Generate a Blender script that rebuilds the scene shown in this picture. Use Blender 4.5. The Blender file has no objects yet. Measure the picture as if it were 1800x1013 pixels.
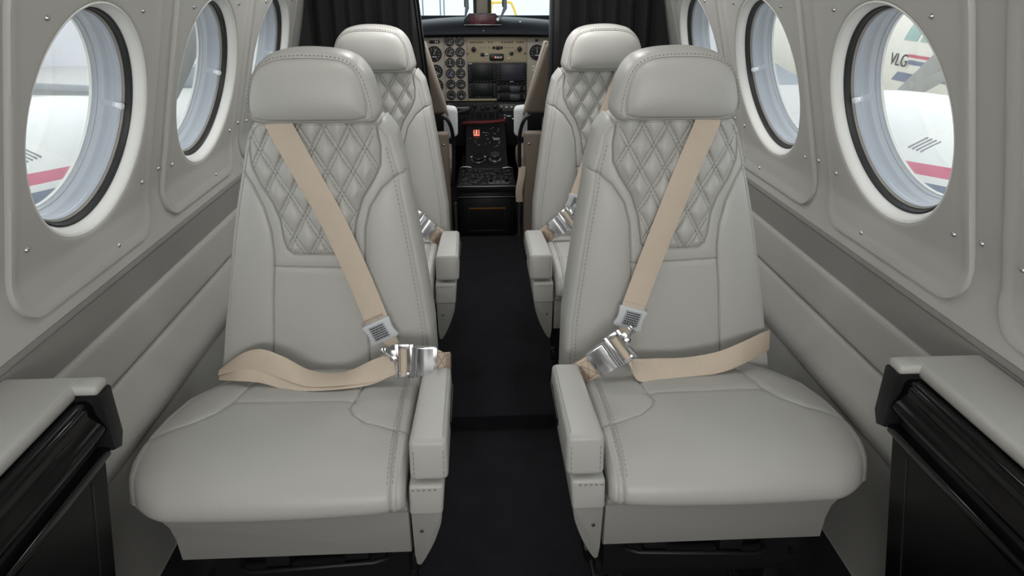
import bpy, bmesh, math, random
import numpy as np
from mathutils import Vector, Matrix
random.seed(7); np.random.seed(7)
S = bpy.context.scene
COL = S.collection
PI = math.pi

# ------------------------------------------------------------------ materials
def mat(name, col, rough=.5, metal=0., spec=.5, bump=0., bscale=200., var=0., vscale=6., coat=0., sheen=0., emit=None, estr=0.):
    m = bpy.data.materials.new(name); m.use_nodes = True
    nt = m.node_tree; b = nt.nodes['Principled BSDF']
    b.inputs['Base Color'].default_value = (*col, 1)
    b.inputs['Roughness'].default_value = rough
    b.inputs['Metallic'].default_value = metal
    b.inputs['Specular IOR Level'].default_value = spec
    b.inputs['Coat Weight'].default_value = coat
    b.inputs['Sheen Weight'].default_value = sheen
    if emit:
        b.inputs['Emission Color'].default_value = (*emit, 1); b.inputs['Emission Strength'].default_value = estr
    tc = nt.nodes.new('ShaderNodeTexCoord')
    if bump:
        n = nt.nodes.new('ShaderNodeTexNoise'); n.inputs['Scale'].default_value = bscale; n.inputs['Detail'].default_value = 4
        bp = nt.nodes.new('ShaderNodeBump'); bp.inputs['Strength'].default_value = bump; bp.inputs['Distance'].default_value = .002
        nt.links.new(tc.outputs['Object'], n.inputs['Vector']); nt.links.new(n.outputs['Fac'], bp.inputs['Height'])
        nt.links.new(bp.outputs['Normal'], b.inputs['Normal'])
    if var:
        n = nt.nodes.new('ShaderNodeTexNoise'); n.inputs['Scale'].default_value = vscale; n.inputs['Detail'].default_value = 3
        mx = nt.nodes.new('ShaderNodeMix'); mx.data_type = 'RGBA'
        mx.inputs['A'].default_value = (*[c*(1-var) for c in col], 1); mx.inputs['B'].default_value = (*[min(1, c*(1+var)) for c in col], 1)
        nt.links.new(tc.outputs['Object'], n.inputs['Vector']); nt.links.new(n.outputs['Fac'], mx.inputs['Factor'])
        nt.links.new(mx.outputs['Result'], b.inputs['Base Color'])
    return m

LEA = mat('grey_leather', (.46, .455, .43), .42, spec=.5, bump=.10, bscale=420, var=.03, vscale=9)
THR = mat('thread_and_seam_shade', (.27, .265, .25), .8)  # thread colour, also used for the painted shadow in the seams
VIN = mat('grey_vinyl', (.275, .27, .255), .5, bump=.05, bscale=300)
WAL = mat('cabin_wall_paint', (.49, .485, .46), .5, bump=.04, bscale=250, var=.02)
WLO = mat('lower_wall_leather', (.42, .415, .39), .5, bump=.06, bscale=300, var=.02)
BAND = mat('dark_band', (.235, .23, .215), .8, bump=.2, bscale=500)  # band darker than the wall colours around it
WHT = mat('white_reveal', (.82, .82, .79), .6, bump=.1, bscale=300)
BLK = mat('black_rubber', (.012, .012, .013), .5)
TANR = mat('tan_seal', (.30, .28, .24), .7, bump=.3, bscale=200)
GRY = mat('window_inner_frame', (.36, .38, .42), .35, var=.05, vscale=20)
CHR = mat('chrome', (.60, .60, .625), .22, metal=1.)
STL = mat('brushed_steel', (.55, .55, .56), .35, metal=1.)
CARP = mat('black_carpet', (.0110, .0108, .0140), .95, spec=.12, bump=.9, bscale=700, var=.4, vscale=14, sheen=.05)
CARP2 = mat('dark_dado_carpet', (.03, .031, .034), .95, spec=.15, bump=.9, bscale=700, var=.3, vscale=20)
GLOSS = mat('black_lacquer', (.004, .004, .0045), .10, spec=.28)
SATB = mat('black_satin', (.011, .011, .0125), .42, spec=.3)
CURT = mat('black_curtain', (.0062, .0062, .0066), .9, sheen=.02, bump=.3, bscale=400)
DBLK = mat('partition_black', (.007, .007, .008), .4)
WEB = mat('beige_webbing', (.60, .50, .40), .62, bump=.35, bscale=600, var=.05, vscale=30)
WTH = mat('brown_thread', (.20, .09, .05), .8)
TAGM = mat('plastic_tag', (.58, .60, .63), .4)
TAGI = mat('label_grey', (.36, .38, .40), .5)
INK = mat('dark_ink', (.03, .03, .035), .7)
TAN = mat('tan_leather', (.215, .175, .135), .6, bump=.15, bscale=250, var=.08, vscale=10)
SHEEP = mat('white_sheepskin', (.72, .76, .76), .9, bump=.5, bscale=250)
PANB = mat('beige_panel', (.46, .415, .34), .5, var=.03)
PANY = mat('yellow_beige_panel', (.47, .40, .265), .5)
GLARE = mat('glareshield_navy', (.014, .017, .023), .6, bump=.2, bscale=300)
GBLK = mat('gauge_black', (.008, .008, .009), .35)
GMRK = mat('gauge_white', (.75, .75, .72), .6)
GBLU = mat('gauge_face_blue', (.03, .035, .075), .35)
SCR = mat('dark_screen', (.006, .008, .010), .38, spec=.5)
SCR2 = mat('lit_grey_screen', (.034, .034, .047), .38, spec=.5)
SCR3 = mat('lcd_strip', (.10, .105, .11), .3)
RED = mat('dark_red_trim', (.13, .012, .015), .5)
REDL = mat('red_lit_bar', (.5, .05, .03), .5, emit=(1., .22, .15), estr=1.6)
MAR = mat('maroon_annunciator', (.10, .022, .032), .3)
MARL = mat('annunciator_lines', (.33, .22, .22), .5)
AMB = mat('bronze_edge', (.20, .085, .02), .4, metal=.3)
CLEARK = mat('clear_knob', (.9, .92, .95), .08, spec=.8)
CLEARK.node_tree.nodes['Principled BSDF'].inputs['Transmission Weight'].default_value = .55
PWHT = mat('aircraft_white', (.80, .80, .77), .35)
EGREY = mat('aircraft_grey', (.32, .34, .36), .5)
EBLUE = mat('aircraft_blue', (.16, .19, .27), .5)
ERED = mat('aircraft_red', (.55, .10, .16), .5)
EGRN = mat('aircraft_glass', (.30, .42, .38), .2)
HANG = mat('hangar_sheet', (.80, .80, .83), .8, var=.02, vscale=.5)
HFLO = mat('hangar_floor', (.62, .61, .58), .6, var=.05, vscale=.6)
YEL = mat('yellow_paint', (.80, .50, .08), .5)
POLE = mat('pole_grey', (.20, .23, .26), .5)
POST = mat('windshield_post_beige', (.42, .38, .30), .5)
POSTD = mat('windshield_post_dark', (.05, .06, .06), .5)
CEIL = mat('ceiling_liner', (.58, .57, .54), .7)
FILL = mat('fill_lens', (.9, .9, .88), .5, emit=(1., .97, .92), estr=2.)  # glowing lens of the added, unseen fill lights
PROP = mat('propeller_grey', (.36, .36, .345), .5)
DOORM = mat('black_door_laminate', (.003, .003, .0035), .38, spec=.14)

def glass(name, tint, refl):
    m = bpy.data.materials.new(name); m.use_nodes = True; nt = m.node_tree; nt.nodes.clear()
    o = nt.nodes.new('ShaderNodeOutputMaterial'); mx = nt.nodes.new('ShaderNodeMixShader')
    t = nt.nodes.new('ShaderNodeBsdfTransparent'); t.inputs[0].default_value = (*tint, 1)
    g = nt.nodes.new('ShaderNodeBsdfGlossy'); g.inputs['Roughness'].default_value = .02
    f = nt.nodes.new('ShaderNodeFresnel'); f.inputs[0].default_value = 1.35
    mu = nt.nodes.new('ShaderNodeMath'); mu.operation = 'MULTIPLY'; mu.inputs[1].default_value = refl
    nt.links.new(f.outputs[0], mu.inputs[0]); nt.links.new(mu.outputs[0], mx.inputs[0])
    nt.links.new(t.outputs[0], mx.inputs[1]); nt.links.new(g.outputs[0], mx.inputs[2]); nt.links.new(mx.outputs[0], o.inputs[0])
    return m
GLS = glass('window_glass', (.97, .98, .98), .16)
GLSW = glass('windshield_glass', (.90, .96, .97), .5)

def striped(name):
    m = mat(name, (.80, .80, .77), .3)
    nt = m.node_tree; tc = nt.nodes.new('ShaderNodeTexCoord'); sp = nt.nodes.new('ShaderNodeSeparateXYZ')
    sl = nt.nodes.new('ShaderNodeMath'); sl.operation = 'MULTIPLY_ADD'; sl.inputs[1].default_value = .12; 
    nt.links.new(tc.outputs['Object'], sp.inputs[0])
    nt.links.new(sp.outputs['Y'], sl.inputs[0]); nt.links.new(sp.outputs['Z'], sl.inputs[2])
    r = nt.nodes.new('ShaderNodeValToRGB'); r.color_ramp.interpolation = 'CONSTANT'
    W = (.80, .80, .77, 1); B = (.17, .20, .28, 1); R_ = (.62, .11, .19, 1)
    st = [(0, W), (.130, B), (.185, W), (.208, B), (.255, W), (.280, R_), (.320, W)]
    e = r.color_ramp.elements
    e[0].position = 0; e[0].color = W; e[1].position = st[1][0]; e[1].color = B
    for p, c in st[2:]:
        q = e.new(p); q.color = c
    nt.links.new(sl.outputs[0], r.inputs[0]); nt.links.new(r.outputs[0], nt.nodes['Principled BSDF'].inputs['Base Color'])
    return m
NAC = striped('nacelle_paint')

# ------------------------------------------------------------------ mesh builder
class MB:
    def __init__(s): s.v = []; s.f = []
    def add(s, v, f):
        n = len(s.v); s.v += [tuple(map(float, p)) for p in v]; s.f += [tuple(int(i)+n for i in q) for q in f]; return s
    def bm(s, bm, M=None):
        if M is not None: bmesh.ops.transform(bm, matrix=M, verts=bm.verts)
        bm.verts.index_update()
        s.add([v.co[:] for v in bm.verts], [[v.index for v in f.verts] for f in bm.faces]); bm.free(); return s
    def box(s, x0, x1, y0, y1, z0, z1, r=0., seg=2, M=None):
        bm = bmesh.new(); bmesh.ops.create_cube(bm, size=1)
        for v in bm.verts:
            v.co = Vector(((x0+x1)/2+v.co.x*(x1-x0), (y0+y1)/2+v.co.y*(y1-y0), (z0+z1)/2+v.co.z*(z1-z0)))
        if r: bmesh.ops.bevel(bm, geom=bm.edges[:], offset=r, segments=seg, profile=.5, affect='EDGES')
        return s.bm(bm, M)
    def hexa(s, c, r=0., seg=3):
        # c: 8 corners, bottom ring (4) then top ring (4)
        bm = bmesh.new(); vs = [bm.verts.new(p) for p in c]
        for q in ((3,2,1,0),(4,5,6,7),(0,1,5,4),(1,2,6,5),(2,3,7,6),(3,0,4,7)): bm.faces.new([vs[i] for i in q])
        bmesh.ops.recalc_face_normals(bm, faces=bm.faces[:])
        if r: bmesh.ops.bevel(bm, geom=bm.edges[:], offset=r, segments=seg, profile=.5, affect='EDGES')
        return s.bm(bm)
    def prism(s, outline, fn, d0, d1, r=0., seg=2):
        # outline: 2d points; fn(a,b,d)->3d ; extruded from d0 to d1
        bm = bmesh.new(); n = len(outline)
        A = [bm.verts.new(fn(a, b, d0)) for a, b in outline]; B = [bm.verts.new(fn(a, b, d1)) for a, b in outline]
        bm.faces.new(A); bm.faces.new(B[::-1])
        for i in range(n): bm.faces.new((A[i], B[i], B[(i+1) % n], A[(i+1) % n]))
        bmesh.ops.recalc_face_normals(bm, faces=bm.faces[:])
        if r:
            es = [e for e in bm.edges if (e.verts[0] in A) == (e.verts[1] in A)]
            bmesh.ops.bevel(bm, geom=es, offset=r, segments=seg, profile=.5, affect='EDGES')
        return s.bm(bm)
    def tube(s, pts, r, seg=10, closed=False):
        P = [Vector(p) for p in pts]; n = len(P); rings = []
        up = Vector((0, 0, 1)); prev = None
        for i in range(n):
            a = P[i-1] if (i > 0 or closed) else P[i]; b = P[(i+1) % n] if (i < n-1 or closed) else P[i]
            t = (b-a).normalized()
            if prev is None:
                prev = t.orthogonal().normalized()
            prev = (prev - t*prev.dot(t)).normalized(); w = t.cross(prev)
            rr = r[i] if isinstance(r, (list, tuple)) else r
            rings.append([P[i]+(prev*math.cos(2*PI*k/seg)+w*math.sin(2*PI*k/seg))*rr for k in range(seg)])
        v = [p for q in rings for p in q]; f = []
        for i in range(n if closed else n-1):
            for k in range(seg):
                j = (i+1) % n
                f.append((i*seg+k, i*seg+(k+1) % seg, j*seg+(k+1) % seg, j*seg+k))
        if not closed: f += [tuple(range(seg))[::-1], tuple((n-1)*seg+k for k in range(seg))]
        return s.add(v, f)
    def lathe(s, prof, c, ax, seg=96, cap=False):
        # prof: (radius, distance along ax)
        c = Vector(c); ax = Vector(ax).normalized(); e1 = ax.orthogonal().normalized(); e2 = ax.cross(e1)
        v = []; f = []; m = len(prof)
        for r, d in prof:
            for k in range(seg):
                a = 2*PI*k/seg; v.append(c+ax*d+(e1*math.cos(a)+e2*math.sin(a))*r)
        for i in range(m-1):
            for k in range(seg):
                f.append((i*seg+k, i*seg+(k+1) % seg, (i+1)*seg+(k+1) % seg, (i+1)*seg+k))
        if cap: f += [tuple(range(seg))[::-1], tuple((m-1)*seg+k for k in range(seg))]
        return s.add(v, f)
    def disc(s, c, ax, r, seg=64, thick=.002):
        return s.lathe([(r, 0), (r, thick)], c, ax, seg, cap=True)
    def grid(s, P, flip=False):
        n, m = P.shape[:2]; idx = np.arange(n*m).reshape(n, m)
        q = np.stack([idx[:-1, :-1], idx[:-1, 1:], idx[1:, 1:], idx[1:, :-1]], -1).reshape(-1, 4)
        if flip: q = q[:, ::-1]
        return s.add(P.reshape(-1, 3), q)
    def mirrored(s):
        m = MB(); m.v = [(-a, b, c) for a, b, c in s.v]; m.f = [tuple(reversed(q)) for q in s.f]; return m
    def mesh(s, name, m, off=(0, 0, 0), sharp=40):
        me = bpy.data.meshes.new(name)
        ox, oy, oz = off
        me.from_pydata([(a-ox, b-oy, c-oz) for a, b, c in s.v], [], s.f)
        me.materials.append(m); me.update()
        me.polygons.foreach_set('use_smooth', [True]*len(me.polygons))
        if sharp: me.set_sharp_from_angle(angle=math.radians(sharp))
        me.update(); return me

def root_loc(p):
    o = Vector((0, 0, 0))
    while p is not None: o += p.location; p = p.parent
    return o
def obj(name, mb, m, parent=None, label=None, kind=None, sharp=40, local=False):
    off = (0, 0, 0) if local else root_loc(parent)
    o = bpy.data.objects.new(name, mb.mesh(name, m, off, sharp)); COL.objects.link(o)
    if parent: o.parent = parent
    if label: o['label'] = label
    if kind: o['kind'] = kind
    return o
def tag(o, label, cat, group=None, kind=None):
    o['label'] = label; o['category'] = cat
    if group: o['group'] = group
    if kind: o['kind'] = kind
    return o
def thing(name, label, cat, loc=(0, 0, 0), group=None, kind=None):
    o = bpy.data.objects.new(name, None); COL.objects.link(o); o.location = loc; o.empty_display_size = .05
    return tag(o, label, cat, group, kind)
def struct(name, mb, m, label, cat, sharp=40):
    o = obj(name, mb, m, None, sharp=sharp); return tag(o, label, cat, kind='structure')
def copy_tree(o, loc=None, label=None, parent=None):
    c = o.copy(); COL.objects.link(c)
    if parent is not None: c.parent = parent
    if loc is not None: c.location = loc
    if label: c['label'] = label
    for ch in [q for q in o.children]: copy_tree(ch, None, None, c)
    return c
def catmull(P, n=12, closed=False):
    P = np.array(P, float); out = []; k = len(P)
    for i in range(k if closed else k-1):
        if closed: a, b, c, d = P[i-1], P[i], P[(i+1) % k], P[(i+2) % k]
        else: a, b, c, d = P[max(i-1, 0)], P[i], P[i+1], P[min(i+2, k-1)]
        for t in np.linspace(0, 1, n, endpoint=False):
            out.append(.5*((2*b)+(c-a)*t+(2*a-5*b+4*c-d)*t*t+(3*b-a-3*c+d)*t**3))
    if not closed: out.append(P[-1])
    return np.array(out)
def polydist(px, pz, poly):
    d = np.full(px.shape, 9.)
    for (ax, az), (bx, bz) in zip(poly[:-1], poly[1:]):
        vx, vz = bx-ax, bz-az; L = vx*vx+vz*vz+1e-12
        t = np.clip(((px-ax)*vx+(pz-az)*vz)/L, 0, 1)
        d = np.minimum(d, np.hypot(px-ax-t*vx, pz-az-t*vz))
    return d
def inpoly(px, pz, poly):
    r = np.zeros(px.shape, bool); n = len(poly)
    for i in range(n):
        (xi, zi), (xj, zj) = poly[i], poly[i-1]
        c = ((zi > pz) != (zj > pz)) & (px < (xj-xi)*(pz-zi)/(zj-zi+1e-15)+xi)
        r ^= c
    return r
def resample(P, step):
    P = np.array(P, float); d = np.r_[0, np.cumsum(np.linalg.norm(np.diff(P, axis=0), axis=1))]
    n = max(2, int(d[-1]/step)+1); t = np.linspace(0, d[-1], n)
    return np.stack([np.interp(t, d, P[:, k]) for k in range(P.shape[1])], 1)
def ribbon(pts, wid, th, n=10):
    # pts: centre points, wid: full width vectors at the points; box section swept smoothly
    C = catmull(pts, n); W = catmull(wid, n); T = np.gradient(C, axis=0)
    N = np.cross(T, W); N /= np.linalg.norm(N, axis=1)[:, None]+1e-12
    m = MB(); k = len(C)
    e = .08
    P = np.stack([C-W/2+N*0, C-W*(.5-e)+N*th/2, C+W*(.5-e)+N*th/2, C+W/2, C+W*(.5-e)-N*th/2, C-W*(.5-e)-N*th/2], 1)
    P = np.concatenate([P, P[:, :1]], 1); m.grid(P)
    m.f += [tuple(range(6)), tuple((k-1)*7+i for i in range(6))[::-1]]
    return m
def stitches(mb, line, nrm, ln=.0052, gap=.0032, w=.0013, h=.0009):
    # line: 3d points; nrm: outward normal
    P = resample(line, (ln+gap)/4); nrm = np.array(nrm, float); nrm /= np.linalg.norm(nrm)
    i = 0
    while i+3 <= len(P)-1:
        a, b = P[i], P[i+2]; t = b-a; L = np.linalg.norm(t)
        if L > 1e-6:
            t /= L; sd = np.cross(t, nrm); sd /= np.linalg.norm(sd)+1e-9; sd = sd*w/2; up = nrm*h; lo = -nrm*h
            mb.add([a-sd+lo, a+sd+lo, b+sd+lo, b-sd+lo, a-sd*.6+up, a+sd*.6+up, b+sd*.6+up, b-sd*.6+up],
                   [(4,5,6,7),(0,1,5,4),(1,2,6,5),(2,3,7,6),(3,0,4,7)])
        i += 4

# ------------------------------------------------------------------ passenger seat (local: x towards the aisle on the left seat, y forward, z up)
OX, OY = .38, -1.1
def L2(l): return [(a+OX, b) for a, b in l]
quilt = L2([(-.447,.925),(-.450,.90),(-.453,.875),(-.452,.850),(-.438,.816),(-.418,.781),(-.408,.75),(-.405,.714),(-.400,.694),(-.389,.684),(-.336,.682),(-.287,.683),(-.277,.692),(-.272,.72),(-.268,.745),(-.253,.788),(-.230,.822),(-.217,.848),(-.215,.88),(-.219,.905),(-.221,.925)])
bolL = L2([(-.478,.850),(-.465,.83),(-.453,.812),(-.436,.773),(-.427,.728),(-.426,.687),(-.429,.656),(-.437,.60),(-.441,.557),(-.450,.48),(-.455,.40)])
bolR = L2([(-.172,.835),(-.19,.826),(-.217,.805),(-.241,.77),(-.252,.73),(-.256,.684),(-.259,.652),(-.261,.60),(-.261,.553),(-.261,.457),(-.261,.40)])
hseam = L2([(-.429,.660),(-.258,.653)])
zs_ = np.array([.40,.465,.513,.628,.737,.842,.917,.95])
xsl = np.array([-.570,-.557,-.548,-.525,-.501,-.475,-.455,-.450])+OX
zr_ = np.array([.40,.49,.526,.62,.732,.838,.912,.95])
xsr = np.array([-.128,-.130,-.131,-.142,-.157,-.173,-.190,-.198])+OX
def fl(z): return np.interp(z, zs_, xsl)+.011
def fr(z): return np.interp(z, zr_, xsr)-.017
def back_y(x, z):
    xl, xr = fl(z), fr(z); u = (2*x-xl-xr)/(xr-xl)
    y = .10+(z-.43)*.12+.014*np.abs(u)**5
    def bol(curve, side):
        c = np.array(curve[::-1]); xb = np.interp(z, c[:, 1], c[:, 0]); d = (x-xb)*side
        fade = np.clip((.845-z)/.05, 0, 1)
        return -.006*(1-np.exp(-np.clip(d, 0, 1)/.022))*fade
    y = y+bol(bolL, -1)+bol(bolR, 1)
    ins = inpoly(x, z, quilt)
    dq = polydist(x, z, quilt)
    y = y-np.where(ins, .004*(1-np.exp(-dq/.012)), 0)
    K = 1.717; sp = .0807; x0, z0 = -.313+OX, .919
    a = ((x-x0)*K+(z-z0))/sp; b = (-(x-x0)*K+(z-z0))/sp
    pe = sp/math.sqrt(1+K*K)
    da = np.abs(a-np.round(a))*pe; db = np.abs(b-np.round(b))*pe
    g = .0031; wg = .0011
    q = np.zeros_like(y)
    ha = np.clip((da-g)/(pe/2-g), 0, 1); hb = np.clip((db-g)/(pe/2-g), 0, 1)
    q -= .0075*np.sqrt(np.sin(ha*PI/2)*np.sin(hb*PI/2)+1e-9)
    for d_ in (da, db): q += .0016*np.exp(-((d_-g)/wg)**2)
    edge = np.clip(dq/.014, 0, 1)
    y = y+np.where(ins, q*edge, 0)
    for pl, dep in ((quilt, .0040), (bolL, .0042), (bolR, .0042), (hseam, .0036)):
        d = polydist(x, z, pl); y = y+dep*1.1*np.exp(-(d/.0013)**2)
        y = y+.0011*np.exp(-(d/.007)**2)
    return y
def build_backrest():
    nu, nv = 300, 350
    U = np.linspace(-1, 1, nu); V = np.linspace(0, 1, nv)
    zt = .922-.028*np.clip((np.abs(U)-.80)/.20, 0, 1)**2.2
    Z = .40+(zt[None, :]-.40)*V[:, None]
    xl, xr = fl(Z), fr(Z)
    X = xl+(xr-xl)*(U[None, :]+1)/2
    Y = back_y(X, Z)
    P = np.stack([X, Y, Z], -1)
    idx = np.arange(nu*nv).reshape(nv, nu)
    q = np.stack([idx[:-1, :-1], idx[:-1, 1:], idx[1:, 1:], idx[1:, :-1]], -1).reshape(-1, 4)
    cx = P.reshape(-1, 3)[q].mean(1); ins = inpoly(cx[:, 0], cx[:, 2], quilt)
    V3 = P.reshape(-1, 3)
    def sub(mask):
        f = q[mask]; used, inv = np.unique(f, return_inverse=True)
        return V3[used], inv.reshape(-1, 4)
    body = MB(); v, f = sub(~ins); body.add(v, f)
    qp = MB(); v, f = sub(ins); qp.add(v, f)
    # gusset rings round the perimeter
    loop = np.concatenate([P[:, 0], P[-1, 1:-1], P[::-1, -1]])
    T = np.gradient(loop, axis=0); N = np.stack([-T[:, 2], 0*T[:, 0], T[:, 0]], 1)
    for k in range(3): N[1:-1] = (N[:-2]+2*N[1:-1]+N[2:])
    N /= np.linalg.norm(N, axis=1)[:, None]
    sc = np.where(N[:, 0] > 0, .017, .011); sc = np.where(np.abs(N[:, 2]) > .75, .010, sc)
    rings = [loop]
    for o_, b_ in ((.02, .0035), (.25, .001), (.55, .004), (.85, .014), (1., .03), (1., .07), (.8, .095), (.2, .105)):
        r = loop.copy(); r += N*(sc*o_)[:, None]; r[:, 1] = loop[:, 1]+b_; rings.append(r)
    R = np.stack(rings, 0); body.grid(R, flip=True)
    n0 = len(body.v); body.v += [tuple(p) for p in rings[-1]]; body.f.append(tuple(range(n0, n0+len(loop)))) 
    # stitching and seam shade
    st = MB(); nb = (0, -1, .12)
    def online(pl2, off=0.):
        pl2 = np.array(pl2); pl2 = resample(pl2, .002)
        if off:
            t = np.gradient(pl2, axis=0); n = np.stack([-t[:, 1], t[:, 0]], 1); n /= np.linalg.norm(n, axis=1)[:, None]+1e-9; pl2 = pl2+n*off
        return np.stack([pl2[:, 0], back_y(pl2[:, 0], pl2[:, 1])-.0004, pl2[:, 1]], 1)
    K = 1.717; sp = .0807; x0, z0 = -.313+OX, .919; g = .0031; pe = sp/math.sqrt(1+K*K)
    for sgn in (1, -1):
        for k in range(-9, 10):
            for dd in (-g, g):
                c = (k+dd/pe)*sp
                zz = np.linspace(.675, .93, 400); xx = x0+sgn*(c-(zz-z0))/K
                m_ = inpoly(xx, zz, quilt) & (polydist(xx, zz, quilt) > .003)
                run = []
                for a, b, o in zip(xx, zz, m_):
                    if o: run.append((a, b))
                    else:
                        if len(run) > 8: stitches(st, online(run), nb)
                        run = []
                if len(run) > 8: stitches(st, online(run), nb)
    stitches(st, online([(float(fr(z))-.006, z) for z in np.linspace(.45, .88, 60)]), nb)
    for pl2 in (quilt, bolL, bolR, hseam):  # continuous dark tubes stand in for the shadow in the seam gaps
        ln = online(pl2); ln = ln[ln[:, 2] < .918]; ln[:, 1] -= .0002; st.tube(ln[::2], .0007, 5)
    return body, qp, st
def polar_r(outline, c, th):
    out = np.zeros(len(th)); n = len(outline)
    for k, t in enumerate(th):
        d = (math.cos(t), math.sin(t)); best = 0
        for i in range(n):
            ax, az = outline[i-1][0]-c[0], outline[i-1][1]-c[1]; bx, bz = outline[i][0]-c[0], outline[i][1]-c[1]
            ex, ez = bx-ax, bz-az; den = d[0]*ez-d[1]*ex
            if abs(den) < 1e-12: continue
            r = (ax*ez-az*ex)/den; s_ = (ax*d[1]-az*d[0])/den
            if r > 0 and -1e-9 <= s_ <= 1+1e-9: best = max(best, r)
        out[k] = best
    return out
def build_headrest():
    seam = catmull(L2([(-.432,.932),(-.4355,.956),(-.430,.987),(-.418,1.014),(-.398,1.028),(-.372,1.0345),(-.333,1.036),(-.285,1.034),(-.259,1.026),(-.243,1.008),(-.233,.975),(-.227,.932)]), 8)
    sil = catmull(L2([(-.428,.924),(-.439,.940),(-.441,.957),(-.437,.985),(-.426,1.014),(-.405,1.037),(-.379,1.047),(-.340,1.051),(-.289,1.048),(-.255,1.038),(-.235,1.020),(-.222,.995),(-.211,.950),(-.211,.938),(-.220,.924)]), 8)
    seam = [tuple(p) for p in seam]; sil = [tuple(p) for p in sil]
    c = (-.330+OX, .985); N = 220; th = np.linspace(0, 2*PI, N, endpoint=False)
    rs = polar_r(seam, c, th); ro = np.maximum(polar_r(sil, c, th), rs+.002)
    for _ in range(2):
        rs = (np.roll(rs, 1)+2*rs+np.roll(rs, -1))/4; ro = (np.roll(ro, 1)+2*ro+np.roll(ro, -1))/4
    rings = []
    def ring(r, dy):
        x = c[0]+r*np.cos(th); z = c[1]+r*np.sin(th)
        y = .10+(z-.43)*.12-.022+dy
        return np.stack([x, y, z], 1)
    for s_ in np.r_[np.linspace(.02, .9, 30), np.linspace(.915, 1, 12)]:
        xx = c[0]+rs*s_*np.cos(th); zz = c[1]+rs*s_*np.sin(th)
        d1 = np.clip(zz-(.932+.0*xx), 0, 1); d2 = polydist(xx, zz, seam); dist = np.clip(-np.log(np.exp(-110*d1)+np.exp(-110*d2))/110+.0063*np.exp(-np.minimum(d1, d2)/.004)*(np.abs(d1-d2) < .004), 0, 1) if s_ < .9995 else 0*xx
        d = -.011*(1-np.exp(-(dist/.010)))-.008*np.clip(1-((xx-c[0])/.115)**2, 0, 1)*np.clip(1-((zz-c[1])/.058)**2, 0, 1)+.0030*np.exp(-(dist/.0018)**2)
        rings.append(ring(rs*s_, d))
    for a, b in ((.06, -.0005), (.3, .001), (.6, .006), (.85, .015), (1, .032), (1, .065), (.85, .085), (.4, .098), (-.5, .102)):
        rings.append(ring(rs+(ro-rs)*a, b))
    m = MB(); R = np.stack(rings, 0); R = np.concatenate([R, R[:, :1]], 1); m.grid(R, flip=True)
    n0 = len(m.v); m.v += [tuple(p) for p in rings[0]]; m.f.append(tuple(range(n0, n0+N)))
    n0 = len(m.v); m.v += [tuple(p) for p in rings[-1]]; m.f.append(tuple(range(n0, n0+N))[::-1])
    st = MB()
    sel = (np.sin(th) > -.45)
    k0 = np.argmin(np.abs(th-(2*PI-.42)))
    order = np.r_[np.arange(k0, N), np.arange(0, N)]
    lp = ring(rs+(ro-rs)*.35, .0003)[order]; lp = lp[:int(N*.64)]
    stitches(st, lp, (0, -1, .35), ln=.004, gap=.003, w=.0010, h=.0005)
    return m, st
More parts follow.
